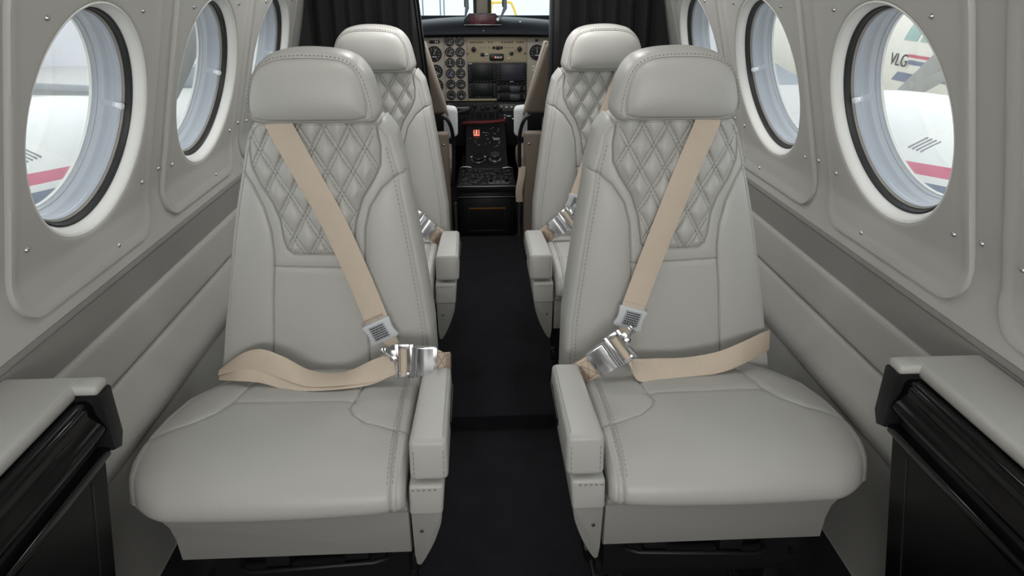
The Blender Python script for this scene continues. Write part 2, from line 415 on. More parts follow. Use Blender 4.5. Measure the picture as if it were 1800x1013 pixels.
def build_cushion():
    prof = catmull([(.12,.436),(.07,.447),(.0,.458),(-.08,.466),(-.15,.468),(-.20,.464),(-.237,.455),(-.262,.438),(-.271,.419),(-.267,.405),(-.250,.3985)], 14)
    ns, nu = 200, 185
    pr = resample(prof, .0001); d = np.linspace(0, len(pr)-1, ns); pr = np.stack([np.interp(d, np.arange(len(pr)), pr[:, k]) for k in (0, 1)], 1)
    t = np.gradient(pr, axis=0); nn = np.stack([t[:, 1], -t[:, 0]], 1); nn /= np.linalg.norm(nn, axis=1)[:, None]
    nn = -nn if nn[60, 1] < 0 else nn
    yl = np.array([-.28,-.235,-.19,-.13,-.05,.02,.08,.14]); xl = np.array([-.592,-.601,-.606,-.608,-.603,-.592,-.564,-.535])+OX
    XL = np.interp(pr[:, 0], yl, xl)+.018; XR = np.full(ns, -.163+OX-.008)
    U = np.linspace(0, 1, nu)[None, :]
    X = XL[:, None]+(XR-XL)[:, None]*U; Y = np.repeat(pr[:, :1], nu, 1); Z = np.repeat(pr[:, 1:], nu, 1)
    s_ = np.arange(ns)/ns
    front = np.clip((-.12-pr[:, 0])/.15, 0, 1)[:, None]
    Y = Y+.017*front*np.clip(1-U/.14, 0, 1)**2.0+.006*front*np.clip((U-.9)/.1, 0, 1)**2
    H = .007*np.sin(PI*np.clip(U, 0, 1))**.8-.012*np.clip((.16-U)/.16, 0, 1)**2
    def A2(l): return [(a+OX, b+OY) for a, b in l]
    sL = A2([(-.462,1.25),(-.470,1.169),(-.477,1.118),(-.486,1.062),(-.501,1.026),(-.534,.994),(-.60,.973)])
    sR = A2([(-.254,1.25),(-.258,1.158),(-.262,1.103),(-.267,1.06),(-.271,1.031),(-.261,1.007),(-.237,.983),(-.150,.948)])
    sH = A2([(-.486,1.062),(-.373,1.055),(-.267,1.057)])
    top = (Y > -.19)
    G = np.zeros_like(X)
    for pl, dep in ((sL, .0036), (sR, .0036), (sH, .0024)):
        dd = polydist(X, Y, pl); G -= np.where(top, dep*np.exp(-(dd/.0018)**2)+.002*np.exp(-(dd/.009)**2), 0)
    dp = np.abs(X-(XR[:, None]-.011)); G -= .0034*np.exp(-(dp/.0016)**2)
    G += .0022*np.exp(-((X-(XR[:, None]-.004))/.005)**2)
    D = H+G
    Y = Y+nn[:, :1]*D; Z = Z+nn[:, 1:]*D
    P = np.stack([X, Y, Z], -1)
    m = MB(); m.grid(P, flip=True)
    cen = np.array([-.05, .42])
    for side, R, col in ((-1, .024, 0), (1, .012, nu-1)):
        rings = []
        for a in np.linspace(0, PI/2, 9):
            k = math.cos(a)
            if side > 0: k = 1-(1-math.cos(a))*.35
            e = P[:, col].copy(); e[:, 0] += side*R*math.sin(a)
            c3 = np.stack([np.clip(e[:, 1], -.165 if side < 0 else -.22, .1), np.full(ns, .425)], 1)
            e[:, 1] = c3[:, 0]+(e[:, 1]-c3[:, 0])*k; e[:, 2] = .415+(e[:, 2]-.415)*k
            rings.append(e)
        if side > 0:
            e = rings[-1].copy(); e[:, 2] = np.minimum(e[:, 2], .40); e[:, 0] -= .002; rings.append(e)
        m.grid(np.stack(rings, 0), flip=(side < 0))
    b = MB(); 
    m.box(-.540+OX, -.170+OX, -.232, .12, .390, .41)
    st = MB()
    k = int(.02*ns)
    for off in (-.0062, -.0165):
        ii = np.argmin(np.abs(X[100]-(XR[100]+off)))
        ln = P[k:int(.95*ns), ii].copy(); nrm3 = np.stack([0*nn[:, 0], nn[:, 0], nn[:, 1]], 1)[k:int(.95*ns)]
        for a in range(0, len(ln)-24, 24):
            stitches(st, ln[a:a+25], nrm3[a+12])
    return m, st
def arm_parts():
    a = MB()
    x0, x1 = -.1515+OX, -.092+OX
    a.hexa([(x0,-.248,.4475),(x1,-.248,.4475),(x1-.002,.03,.43),(x0+.002,.03,.43),(x0,-.237,.516),(x1,-.237,.516),(x1-.004,.028,.492),(x0+.004,.028,.492)], .009, 4)
    st = MB()
    for xx in (x0+.007, x1-.007):
        stitches(st, [(xx,-.2492,.452),(xx,-.2405,.505)], (0,-1,.1), w=.001, h=.0005)
    stitches(st, [(x1-.007,-.225,.5158),(x1-.009,.02,.4935)], (0,0,1), w=.001, h=.0004)
    b = MB(); b.hexa([(-.156+OX,-.252,.383),(-.103+OX,-.252,.383),(-.105+OX,.03,.383),(-.156+OX,.03,.383),(-.154+OX,-.250,.441),(-.099+OX,-.250,.441),(-.099+OX,.03,.432),(-.154+OX,.03,.432)], .006, 3)
    stitches(st, [(-.150+OX,-.2522,.4335),(-.105+OX,-.2522,.4335)], (0,-1,0))
    bl = MB()
    edge = catmull([(-.104,.386),(-.1065,.365),(-.112,.345),(-.120,.322),(-.131,.298),(-.139,.283),(-.1445,.276)], 5)
    out = [(-.154,.386)]+[tuple(p) for p in edge]+[(-.150,.279),(-.1525,.30)]
    bl.prism([(p[0]+OX, p[1]) for p in out[::-1]], lambda x, z, d: (x, d, z), -.2495, .03, .003, 2)
    sc = MB(); sc.lathe([(.0, -.0035), (.003, -.003), (.0032, 0)], (-.138+OX,-.2495,.352), (0,1,0), 16)
    rc = MB(); rc.hexa([(-.094+OX,-.12,.452),(-.0905+OX,-.12,.452),(-.0905+OX,.0,.452),(-.094+OX,.0,.452),(-.094+OX,-.12,.468),(-.0905+OX,-.12,.468),(-.0905+OX,.0,.468),(-.094+OX,.0,.468)], .0015, 2)
    return a, b, bl, sc, rc, st
def base_parts():
    sk = MB()
    o = [(-.157,.387),(-.157,.303),(-.5255,.303),(-.5275,.345),(-.533,.370),(-.545,.387)]
    sk.prism([(a+OX, b) for a, b in o], lambda x, z, d: (x, d, z), -.247, -.225, .004, 2)
    sk.box(-.5255+OX, -.505+OX, -.235, .12, .303, .387, .004)
    lip = MB(); lip.box(-.545+OX, -.158+OX, -.250, .1, .3875, .4005, .004)
    fr_ = MB(); fr_.box(-.50+OX, -.17+OX, -.20, .10, .20, .385)
    for yy in (-.17, .07): fr_.box(-.53+OX, -.16+OX, yy-.015, yy+.015, .17, .2, .003)
    legs = []
    for xx in (-.49, -.20):
        for yy in (-.16, .06):
            l = MB(); l.box(xx-.014+OX, xx+.014+OX, yy-.02, yy+.02, .025, .2, .003); l.box(xx-.022+OX, xx+.022+OX, yy-.04, yy+.04, .0, .025, .004); legs.append(l)
    bar = MB(); bar.tube([(-.445+OX,-.20,.268),(-.44+OX,-.235,.266),(-.42+OX,-.243,.268),(-.22+OX,-.243,.280),(-.20+OX,-.235,.280),(-.195+OX,-.2,.282)], .0048, 10)
    bar.box(-.40+OX, -.36+OX, -.235, -.19, .262, .300, .003); bar.box(-.27+OX, -.23+OX, -.235, -.19, .270, .302, .003)
    return sk, lip, fr_, legs, bar
BK = build_backrest(); HR = build_headrest(); CU = build_cushion(); AR = arm_parts(); BA = base_parts()
SEATG = 'passenger seats in the cabin'
def make_seat(mir, label, loc):
    t = thing('passenger_seat', label, 'seat', loc, SEATG)
    f = (lambda m: m.mirrored()) if mir else (lambda m: m)
    P = lambda n, mb, m, par=t, lab=None, **k: obj(n, f(mb), m, par, lab, local=True, **k)
    br = P('backrest', BK[0], LEA, sharp=0); P('quilted_panel', BK[1], LEA, br, 'diamond-quilted upper panel', sharp=0); P('stitching', BK[2], THR, br, kind='stuff')  # backrest stitching also carries the seam-shade tubes
    hr = P('headrest', HR[0], LEA, sharp=60); P('stitching', HR[1], THR, hr, kind='stuff')
    cu = P('seat_cushion', CU[0], LEA, sharp=60); P('stitching', CU[1], THR, cu, kind='stuff')
    ar = P('armrest', AR[0], LEA); P('stitching', AR[5], THR, ar, kind='stuff'); P('release_latch', AR[4], SATB, ar)
    P('armrest_base', AR[1], LEA); sp = P('side_fairing', AR[2], VIN); P('screw', AR[3], STL, sp)
    P('front_skirt', BA[0], VIN); P('cushion_pan', BA[1], VIN); P('seat_frame', BA[2], SATB)
    for l in BA[3]: P('leg', l, SATB)
    P('release_bar', BA[4], SATB)
    return t
DY = .786
seatL = make_seat(False, 'near grey leather seat left of the aisle, its belt buckled square to the armrest', (-.38, 1.1, 0))
seatR = make_seat(True, 'near grey leather seat right of the aisle, its belt buckle lying tilted', (.38, 1.1, 0))
copy_tree(seatL, (-.38, 1.1+DY, 0), 'far grey leather seat left of the aisle, half hidden behind the near left seat')
copy_tree(seatR, (.38, 1.1+DY-.005, 0), 'far grey leather seat right of the aisle, half hidden behind the near right seat')

# ------------------------------------------------------------------ seat belts (seat-local coordinates of the left seat)
def xf(mb, c, ux, uy):
    # place a flat piece built in (a,b,n): a along ux, b along uy, n = ux x uy
    c = np.array(c); ux = np.array(ux, float); ux /= np.linalg.norm(ux); uy = np.array(uy, float); uy -= ux*uy.dot(ux); uy /= np.linalg.norm(uy); n = np.cross(ux, uy)
    m = MB(); m.v = [tuple(c+ux*a+uy*b+n*d) for a, b, d in mb.v]; m.f = list(mb.f); return m
def bx(a0, a1, b0, b1, d0, d1, r=0, seg=2):
    return MB().box(a0, a1, b0, b1, d0, d1, r, seg)
def tag_mesh():
    o = [(-.029,-.019),(-.024,-.0215),(.024,-.0215),(.029,-.019),(.0265,-.008),(.0255,0),(.0265,.008),(.029,.019),(.024,.0215),(-.024,.0215),(-.029,.019),(-.0265,.008),(-.0255,0),(-.0265,-.008)]
    a = MB(); a.prism(o, lambda x, y, d: (x, y, d), -.004, .004, .0012, 2)
    b = MB(); b.box(-.0185, .0145, -.0155, .0155, .0035, .0046, .0003)
    i = MB()
    for k in range(6):
        y = .0115-k*.0046; x = -.0155
        rr = random.Random(k)
        while x < .0115:
            w = rr.uniform(.002, .0055); i.box(x, min(x+w, .0118), y-.0011, y+.0011, .0044, .0050); x += w+.0009
    return a, b, i
def bp(x, z, off): return (x, float(back_y(np.array([x]), np.array([z]))[0])-off, z)
def make_belt(kind, mir, loc, label):
    t = thing('seat_belt', label, 'seat belt', loc, 'seat belts on the passenger seats')
    f = (lambda m: m.mirrored()) if mir else (lambda m: m)
    P = lambda n, mb, m, par=t, lab=None, **k: obj(n, f(mb), m, par, lab, local=True, **k)
    basey = lambda z: .10+(z-.43)*.12
    # shoulder strap
    if kind == 'A':
        line = [(-.402,.965),(-.3885,.925),(-.348,.836),(-.308,.750),(-.270,.650),(-.237,.556)]
        tg = (-.231,.541); end = (-.207,.512); tdir = np.array([-.42,.907])
    else:   # right-hand seat in mirrored coordinates: x here is minus the distance measured on the right seat
        line = [(-.397,.965),(-.385,.925),(-.352,.836),(-.322,.750),(-.287,.650),(-.2585,.572)]
        tg = (-.2545,.556); end = (-.244,.522); tdir = np.array([-.30,.954])
    pts = []; wd = []
    for k, (x, z) in enumerate(line):
        x += OX; off = .013 if k > 0 else -.004
        if k >= 5: off = .024
        y = basey(z)-off-(.004 if .56 < z < .7 else 0)
        pts.append((x, y, z)); 
        wd.append((.0437, .0, .0175) if kind == 'A' else (.0452, 0, .0125))
    st_ = P('shoulder_strap', ribbon(pts, wd, .0022, 14), WEB)
    # strap end gathered into the fitting
    n3 = np.array([0, -1, .12]); n3 /= np.linalg.norm(n3)
    ptsb = [(tg[0]+OX, basey(tg[1])-.026, tg[1]+.004), (tg[0]*.5+end[0]*.5+OX, basey(.53)-.030, tg[1]*.5+end[1]*.5), (end[0]+OX, basey(end[1])-.034, end[1]+.002)]
    wv = np.array(wd[-1]); 
    P('strap_end', ribbon(ptsb, [wv*.86, wv*.72, wv*.50], .004, 6), WEB, st_)
    ta, tb, ti = tag_mesh()
    ux = np.array([-tdir[1], 0, tdir[0]])*-1; uy = np.array([tdir[0], .11, tdir[1]])
    cpos = (tg[0]+OX, basey(tg[1])-.030, tg[1])
    tagp = P('belt_tag', xf(ta, cpos, ux, uy), TAGM, t, 'grey plastic label holder on the shoulder strap')
    P('printed_label', xf(tb, cpos, ux, uy), TAGI, tagp); P('printed_lines', xf(ti, cpos, ux, uy), INK, tagp)
    sm = MB(); e0 = np.array(cpos)+uy/np.linalg.norm(uy)*.026; 
    stitches(sm, [e0-ux*.02+n3*-.0035, e0+ux*.02+n3*-.0035], n3, .003, .0015, .001); stitches(sm, [e0-ux*.02+uy*.003+n3*-.0035, e0+ux*.02+uy*.003+n3*-.0035], n3, .003, .0015, .001)
    P('strap_seam', sm, WTH, st_)
    # frame of the buckle
    if kind == 'A':
        c = np.array([-.181+OX, .022, .508]); ux = np.array([1, .02, -.04]); uy = np.array([.03, .22, 1.])
    else:
        c = np.array([-.2235+OX, .020, .5255]); ux = np.array([.80, .0, -.60]); uy = np.array([.58, .22, .80])
    # latch plate with slot (a to the aisle)
    lp = MB()
    for q in ((-.019,-.0115,-.033,.033),(.0085,.016,-.033,.033),(-.0115,.0085,.022,.033),(-.0115,.0085,-.033,-.022)): lp.box(*q, -.002, .002, .0008)
    lpo = P('latch_plate', xf(lp, c, ux, uy), CHR)
    lw = MB(); lw.tube([(-.0015,-.024,.0035),(-.0015,.024,.0035)], .0065, 12)
    P('strap_loop', xf(lw, c, ux, uy), WEB, lpo)
    # hook of the shoulder fitting
    hk = MB(); hk.lathe([(.0, .010), (.006, .009), (.0065, .003), (.0085, .002), (.0085, 0)], (-.019,.006,0), (0,0,1), 20)
    hk.box(-.026, -.014, .0, .022, -.001, .0035, .001); hk.tube([(-.044,.022,.002),(-.030,.012,.003),(-.019,.006,.003)], .0028, 8)
    for q in (-.041, -.036): hk.box(q-.0014, q+.0014, .010, .027, -.002, .0055, .0006)
    P('hook_fitting', xf(hk, c, ux, uy), CHR, lpo)
    # buckle box
    b = MB(); bc = c+(ux/np.linalg.norm(ux))*.0395
    b.box(-.019, .020, -.0275, .0275, -.010, .006, .002)
    bo = P('buckle', xf(b, bc, ux, uy), CHR)
    lv = MB(); n = 14
    G = np.array([[(-.016+.036*i/n, -.026+.052*j/4, .0066+.0016*math.sin(PI*i/n)+.0007*math.sin(2*PI*i/n)) for j in range(5)] for i in range(n+1)])
    lv.grid(G); lv.box(-.017, .021, -.0272, .0272, .0055, .0068, .0006)
    P('lift_lever', xf(lv, bc, ux, uy), CHR, bo)
    lg = MB(); lg.tube([(-.0185,-.028,.005),(-.0185,.028,.005)], .0034, 10); lg.tube([(-.0235,-.028,.003),(-.0235,.028,.003)], .0026, 10)
    P('buckle_edge', xf(lg, bc, ux, uy), CHR, bo)
    # stitched strap from the buckle to the seat frame
    u1 = ux/np.linalg.norm(ux); u2 = uy/np.linalg.norm(uy)
    s0 = bc+u1*.016
    if kind == 'A':
        p3 = [s0, s0+u1*.012+np.array([0,.003,-.003]), s0+u1*.022+np.array([0,.014,-.012]), s0+u1*.026+np.array([0,.05,-.03])]; w3 = [u2*.046, u2*.045+np.array([-.006,0,0]), u2*.043+np.array([-.012,0,0]), u2*.04]
    else:
        p3 = [s0, s0+u1*.028+np.array([0,.002,0]), s0+u1*.052+np.array([0,.02,-.004]), s0+u1*.062+np.array([0,.06,-.03])]; w3 = [u2*.046]*2+[u2*.043, u2*.04]
    an = P('anchor_strap', ribbon(p3, w3, .0024, 10), WEB)
    sm = MB(); nn = np.cross(u1, u2); o0 = s0+nn*.0016+u1*(.004 if kind == 'A' else .008)
    def S_(a0, b0, a1, b1): stitches(sm, [o0+u1*a0+u2*b0, o0+u1*a1+u2*b1], nn, .003, .0012, .0012)
    S_(0,-.016,.018,.016); S_(0,.016,.018,-.016); S_(0,-.018,0,.018); S_(.018,-.018,.018,.018); S_(0,.017,.018,.017); S_(0,-.017,.018,-.017)
    for q in (.021, .024, .027): S_(q,-.018,q,.018)
    P('box_stitching', sm, WTH, an)
    # lap strap
    a0 = c-u1*.006
    if kind == 'A':
        p4 = [(-.548+OX,.075,.462),(-.50+OX,.060,.492),(-.455+OX,.045,.504),(-.41+OX,.030,.496),(-.36+OX,.020,.477),(-.30+OX,.018,.4755),(-.245+OX,.022,.488),(-.205+OX,.020,.503),tuple(a0+np.array([0,.006,-.004]))]
        w4 = [(.0,.012,.006),(.0,.024,.022),(0,.022,.036),(0,.024,.034),(0,.041,.010),(0,.043,.004),(0,.028,.030),(0,.016,.040),tuple(u2*.043)]
        P('lap_strap', ribbon(p4, w4, .0022, 10), WEB)
        p5 = [(-.545+OX,.068,.456),(-.50+OX,.045,.478),(-.455+OX,.034,.485),(-.41+OX,.022,.478),(-.36+OX,.012,.472),(-.30+OX,.012,.4715),(-.245+OX,.022,.482),(-.205+OX,.030,.496)]
        w5 = [(.0,.012,.006),(.0,.026,.020),(0,.026,.030),(0,.026,.030),(0,.040,.010),(0,.043,.004),(0,.028,.030),(0,.016,.036)]
        P('lap_strap', ribbon(p5, w5, .0022, 10), WEB)
    else:
        p4 = [tuple(a0), (-.238+OX,.020,.502), (-.245+OX,.020,.487), (-.262+OX,.022,.4795), (-.30+OX,.026,.4765), (-.36+OX,.028,.4765),(-.42+OX,.032,.482),(-.47+OX,.045,.493),(-.52+OX,.075,.497),(-.545+OX,.095,.494)]
        w4 = [tuple(u2*.04), (.018,.014,.032),(.012,.020,.030),(.004,.028,.026),(0,.032,.024),(0,.031,.024),(0,.026,.032),(0,.020,.038),(0,.014,.041),(0,.010,.041)]
        P('lap_strap', ribbon(p4, w4, .0022, 10), WEB)
        p5 = [tuple(a0+np.array([-.004,.005,-.004])), (-.243+OX,.012,.494), (-.251+OX,.010,.481), (-.268+OX,.014,.4745), (-.30+OX,.020,.472), (-.36+OX,.026,.472), (-.42+OX,.036,.478), (-.47+OX,.052,.489), (-.53+OX,.088,.49)]
        w5 = [tuple(u2*.04), (.016,.014,.030),(.010,.020,.028),(.003,.028,.024),(0,.031,.022),(0,.030,.022),(0,.026,.030),(0,.020,.036),(0,.012,.038)]
        P('lap_strap', ribbon(p5, w5, .0022, 10), WEB)
    return t
make_belt('A', False, (-.38, 1.1, 0), 'beige seat belt on the near left seat, loose double lap strap and square chrome buckle')
bR = make_belt('B', True, (.38, 1.1, 0), 'beige seat belt on the near right seat, chrome buckle tilted towards the shoulder strap')
copy_tree(bR, (.38, 1.1+DY-.005, 0), 'beige seat belt on the far right seat, tag half hidden by the near seat')
make_belt('B', False, (-.38, 1.1+DY, 0), 'beige seat belt on the far left seat, only buckle and stitched end showing')

# ------------------------------------------------------------------ cabin shell
TILT = math.radians(15.74); WX, WZ, WR, WY0, WSP = .6434, .9523, .181, 1.122, .508
PZ = [.60, .672, .72, .765, 1.15, 1.20, 1.25, 1.31, 1.37, 1.41, 1.44, 1.45]
PX = [.690, .692, .6965, WX-math.tan(TILT)*(.765-WZ), WX-math.tan(TILT)*(1.15-WZ), .567, .538, .487, .405, .31, .17, .0]
def wx(z): return float(np.interp(z, PZ, PX))
Y0, Y1 = -1.0, 2.56
WYS = [WY0+WSP*k for k in range(-1, 3)]
def wall_pt(s, y, t, h=0.):
    z = WZ+t*math.cos(TILT); n = (math.cos(TILT), math.sin(TILT))
    return (s*(wx(z)-h*n[0]), y, z-h*n[1])
T0, T1 = (.672-WZ)/math.cos(TILT), (1.25-WZ)/math.cos(TILT)
def cell(mb, s, yc, hw0, hw1, t0, t1, r, h=0., N=96, rows=5):
    # sheet between a circle (radius r) and the rectangle, following the wall
    ring0 = []; ring1 = []
    th = np.linspace(0, 2*PI, N, endpoint=False)
    cor = [math.atan2(t1, hw1), PI-math.atan2(t1, hw0), PI+math.atan2(-t0, hw0), 2*PI-math.atan2(-t0, hw1)]
    for c in cor: th[np.argmin(np.abs(th-c))] = c
    G = []
    for a in th:
        ca, sa = math.cos(a), math.sin(a)
        k = min((hw1/ca if ca > 1e-9 else (hw0/-ca if ca < -1e-9 else 1e9)), (t1/sa if sa > 1e-9 else (t0/sa if sa < -1e-9 else 1e9)))
        G.append([wall_pt(s, yc+ca*(r+(k-r)*q), sa*(r+(k-r)*q), h) for q in np.linspace(0, 1, rows+1)])
    G = np.array(G); G = np.concatenate([G, G[:1]], 0); mb.grid(G, flip=(s < 0))
def sheet(mb, s, y0, y1, zs):
    G = np.array([[(s*wx(z), y, z) for z in zs] for y in (y0, y1)]); mb.grid(G, flip=(s > 0))
ztop = [1.25, 1.28, 1.31, 1.34, 1.37, 1.39]
for s, sd in ((-1, 'left'), (1, 'right')):
    m = MB()
    for yc in WYS: cell(m, s, yc, WSP/2, WSP/2, T0, T1, .186)
    sheet(m, s, Y0, WYS[0]-WSP/2, np.linspace(.672, 1.25, 12)); sheet(m, s, WYS[-1]+WSP/2, Y1, np.linspace(.672, 1.25, 12))
    sheet(m, s, Y0, Y1, ztop)
    w = struct('wall_'+sd, m, WAL, 'warm grey painted upper cabin wall on the %s with round windows' % sd, 'wall', sharp=50)
    for yc in WYS:
        for y, z in ((yc-.235, .812), (yc-.208, 1.114)):
            q = MB(); p = wall_pt(s, y, (z-WZ)/math.cos(TILT), .0)
            q.lathe([(.0, .0035), (.0032, .0026), (.0045, .0005), (.0046, 0)], p, (-s*math.cos(TILT), 0, -math.sin(TILT)), 14)
            obj('screw', q, STL, w)
m = MB(); G = np.array([[(s_*wx(z), y, z) for s_, z in [(-1, z) for z in (1.39, 1.41, 1.43, 1.44, 1.447)]+[(1, z) for z in (1.447, 1.44, 1.43, 1.41, 1.39)]] for y in (Y0, Y1)])
m.grid(G); struct('ceiling', m, CEIL, 'pale curved cabin ceiling liner', 'ceiling')
m = MB(); m.box(-.72, .72, Y0-.03, Y0, 0, 1.5); struct('wall_back', m, WLO, 'grey rear cabin bulkhead behind the seats', 'wall')
# profiles of the lower wall, swept along the cabin
def sweep(s, pts, y0=Y0, y1=Y1, close=False):
    m = MB(); P = [(s*x, z) for x, z in pts]
    if close: P = P+P[:1]
    G = np.array([[(x, y, z) for x, z in P] for y in np.linspace(y0, y1, 8)]); m.grid(G, flip=(s > 0))
    if close:
        for e, y in ((0, y0), (1, y1)):
            n0 = len(m.v); q = [(x, y, z) for x, z in P[:-1]]; m.v += q; m.f.append(tuple(range(n0, n0+len(q))))
    return m
def rnd(pts, n=6): return [tuple(p) for p in catmull(pts, n)]
k = 1
for s, sd in ((-1, 'left'), (1, 'right')):
    struct('trim_%d' % k, sweep(s, [(.70, .6755),(.689,.6745),(.6865,.671),(.6865,.667),(.6895,.664),(.6865,.604),(.70,.6)]), BAND, 'darker grey recessed band along the %s wall under the windows' % sd, 'wall trim'); k += 1
    struct('trim_%d' % k, sweep(s, rnd([(.70,.606),(.684,.605),(.679,.600),(.677,.59),(.674,.55),(.672,.525),(.676,.518),(.69,.516)], 5)), WLO, 'light grey leather strip below the dark band on the %s wall' % sd, 'wall trim'); k += 1
    struct('trim_%d' % k, sweep(s, rnd([(.70,.514),(.676,.514),(.668,.510),(.660,.495),(.648,.470),(.640,.452),(.637,.435),(.640,.418),(.645,.40),(.645,.30),(.644,.16),(.643,.148),(.66,.145)], 6)), WLO, 'padded grey side panel with rolled ledge beside the %s seats' % sd, 'wall trim'); k += 1
    struct('baseboard_'+sd, sweep(s, [(.70,.15),(.650,.15),(.646,.147),(.62,.0),(.70,0)]), CARP2, 'dark carpet strip at the foot of the %s side panel' % sd, 'baseboard')
m = MB(); m.box(-.75, .75, Y0-.1, 1.609, -.06, 0); m.box(-.75, .75, 1.609, 4.95, -.06, .046, .006)
m2 = MB(); struct('floor', m, CARP, 'near-black carpeted aisle floor with a low step across it', 'floor')
# floor rails seen at the right seat foot
for x in (-.20, -.49, .20, .49):
    q = MB(); q.box(x-.012, x+.012, .55, 1.60, .0, .006, .002); q.box(x-.004, x+.004, .55, 1.60, .006, .009, .001)
    tag(obj('seat_track', q, SATB), {-.20: 'black floor rail under the aisle side of the left seats', -.49: 'black floor rail under the wall side of the left seats', .20: 'black floor rail under the aisle side of the right seats', .49: 'black floor rail under the wall side of the right seats'}[x], 'floor rail', 'seat tracks on the floor', 'structure')

# ------------------------------------------------------------------ windows
def rrect(hw0, hw1, t0, t1, r0, r1, n=10):
    P = []
    for cx_, cz_, r, a0 in ((hw1-r1, t1-r1, r1, 0), (-hw0+r1, t1-r1, r1, 90), (-hw0+r0, t0+r0, r0, 180), (hw1-r0, t0+r0, r0, 270)):
        for q in range(n+1):
            a = math.radians(a0+90*q/n); P.append((cx_+r*math.cos(a), cz_+r*math.sin(a)))
    return P
ORD = ['nearest', 'second', 'third', 'fourth']
def make_window(s, yc, idx, lab):
    w = thing('window_%d' % idx, lab, 'window', wall_pt(s, yc, 0), None, 'structure')
    # surround panel: rounded sheet with a round hole and turned edges
    out = rrect(.221, .221, (.700-WZ)/math.cos(TILT), (1.235-WZ)/math.cos(TILT), .055, .12)
    N = 180; th = np.linspace(0, 2*PI, N, endpoint=False); ro = polar_r(out, (0, 0), th); m = MB(); G = []
    for a, R in zip(th, ro):
        row = []
        seq = [(WR+.0035, -.006), (WR+.0035, .002), (WR+.0042, .0045), (WR+.0065, .006), (WR+.010, .0065)]
        for r, h in seq: row.append(wall_pt(s, yc+r*math.cos(a), r*math.sin(a), h))
        for q in np.linspace(.15, 1, 7):
            r = WR+.010+(R-.030-WR-.010)*q; row.append(wall_pt(s, yc+r*math.cos(a), r*math.sin(a), .0065))
        for dr, h in ((-.022, .0068), (-.014, .0085), (-.006, .0083), (-.002, .008), (0, .004), (.0005, -.003)):
            r = R+dr; row.append(wall_pt(s, yc+r*math.cos(a), r*math.sin(a), h))
        G.append(row)
    G = np.array(G); G = np.concatenate([G, G[:1]], 0); m.grid(G, flip=(s < 0))
    sp = obj('surround_panel', m, WAL, w, sharp=60)
    for y, z in ((yc-.183, .810), (yc-.140, 1.114), (yc+.183, .810), (yc+.140, 1.114), (yc+.075, .722)):
        q = MB(); q.lathe([(.0, .0035), (.003, .0026), (.004, .0005), (.0042, 0)], wall_pt(s, y, (z-WZ)/math.cos(TILT), .0068), (-s*math.cos(TILT), 0, -math.sin(TILT)), 14)
        obj('screw', q, STL, sp)
    c = Vector(wall_pt(s, yc, 0)); ax = Vector((s*math.cos(TILT), 0, math.sin(TILT)))
    obj('reveal', MB().lathe([(.1860, -.0010), (.1850, -.0042), (.1832, -.0052), (.1808, -.0040), (.1785, -.0005), (.1765, .004), (.1742, .0095), (.1728, .0150)], c, ax), WHT, w, 'white window reveal')
    obj('gasket', MB().lathe([(.1728, .0145), (.1695, .0150), (.1685, .017), (.1685, .0245), (.1665, .025)], c, ax), BLK, w, 'black rubber gasket')
    obj('seal', MB().lathe([(.1680, .0245), (.1660, .026), (.1655, .030)], c, ax), TANR, w)
    obj('inner_frame', MB().lathe([(.1660, .0285), (.1640, .0295), (.1637, .034), (.1648, .0345), (.1648, .052), (.1641, .066), (.1636, .0695), (.1628, .070), (.1625, .078)], c, ax), GRY, w)
    obj('outer_frame', MB().lathe([(.1630, .0775), (.1612, .0785), (.1605, .083), (.21, .085)], c, ax), WHT, w)
    obj('inner_pane', MB().disc(c+ax*.036, ax, .1635), GLS, w)
    obj('outer_pane', MB().disc(c+ax*.080, ax, .1625), GLS, w)
    tv = Vector((-s*math.sin(TILT), 0, math.cos(TILT)))
    kp = c+ax*.036+Vector((0, .150, 0))-tv*.004
    kn = MB(); kn.lathe([(.0, 0), (.0058, 0), (.0058, -.003), (.0050, -.0045), (.0056, -.007), (.0060, -.013), (.0056, -.0155), (.0035, -.0172), (0, -.0175)], kp, ax, 20)
    obj('tint_knob', kn, CLEARK, w, 'clear plastic knob on the inner pane')
    return w
n = 1
for s, sd in ((-1, 'left'), (1, 'right')):
    for i, yc in enumerate(WYS):
        lab = {0: 'round cabin window on the %s beside the camera, out of the picture', 1: 'largest round cabin window on the %s, white striped engine outside', 2: 'middle round cabin window on the %s beside the near headrest', 3: 'farthest round cabin window on the %s, cut off by the headrest and picture edge'}[i] % sd
        make_window(s, yc, n, lab); n += 1

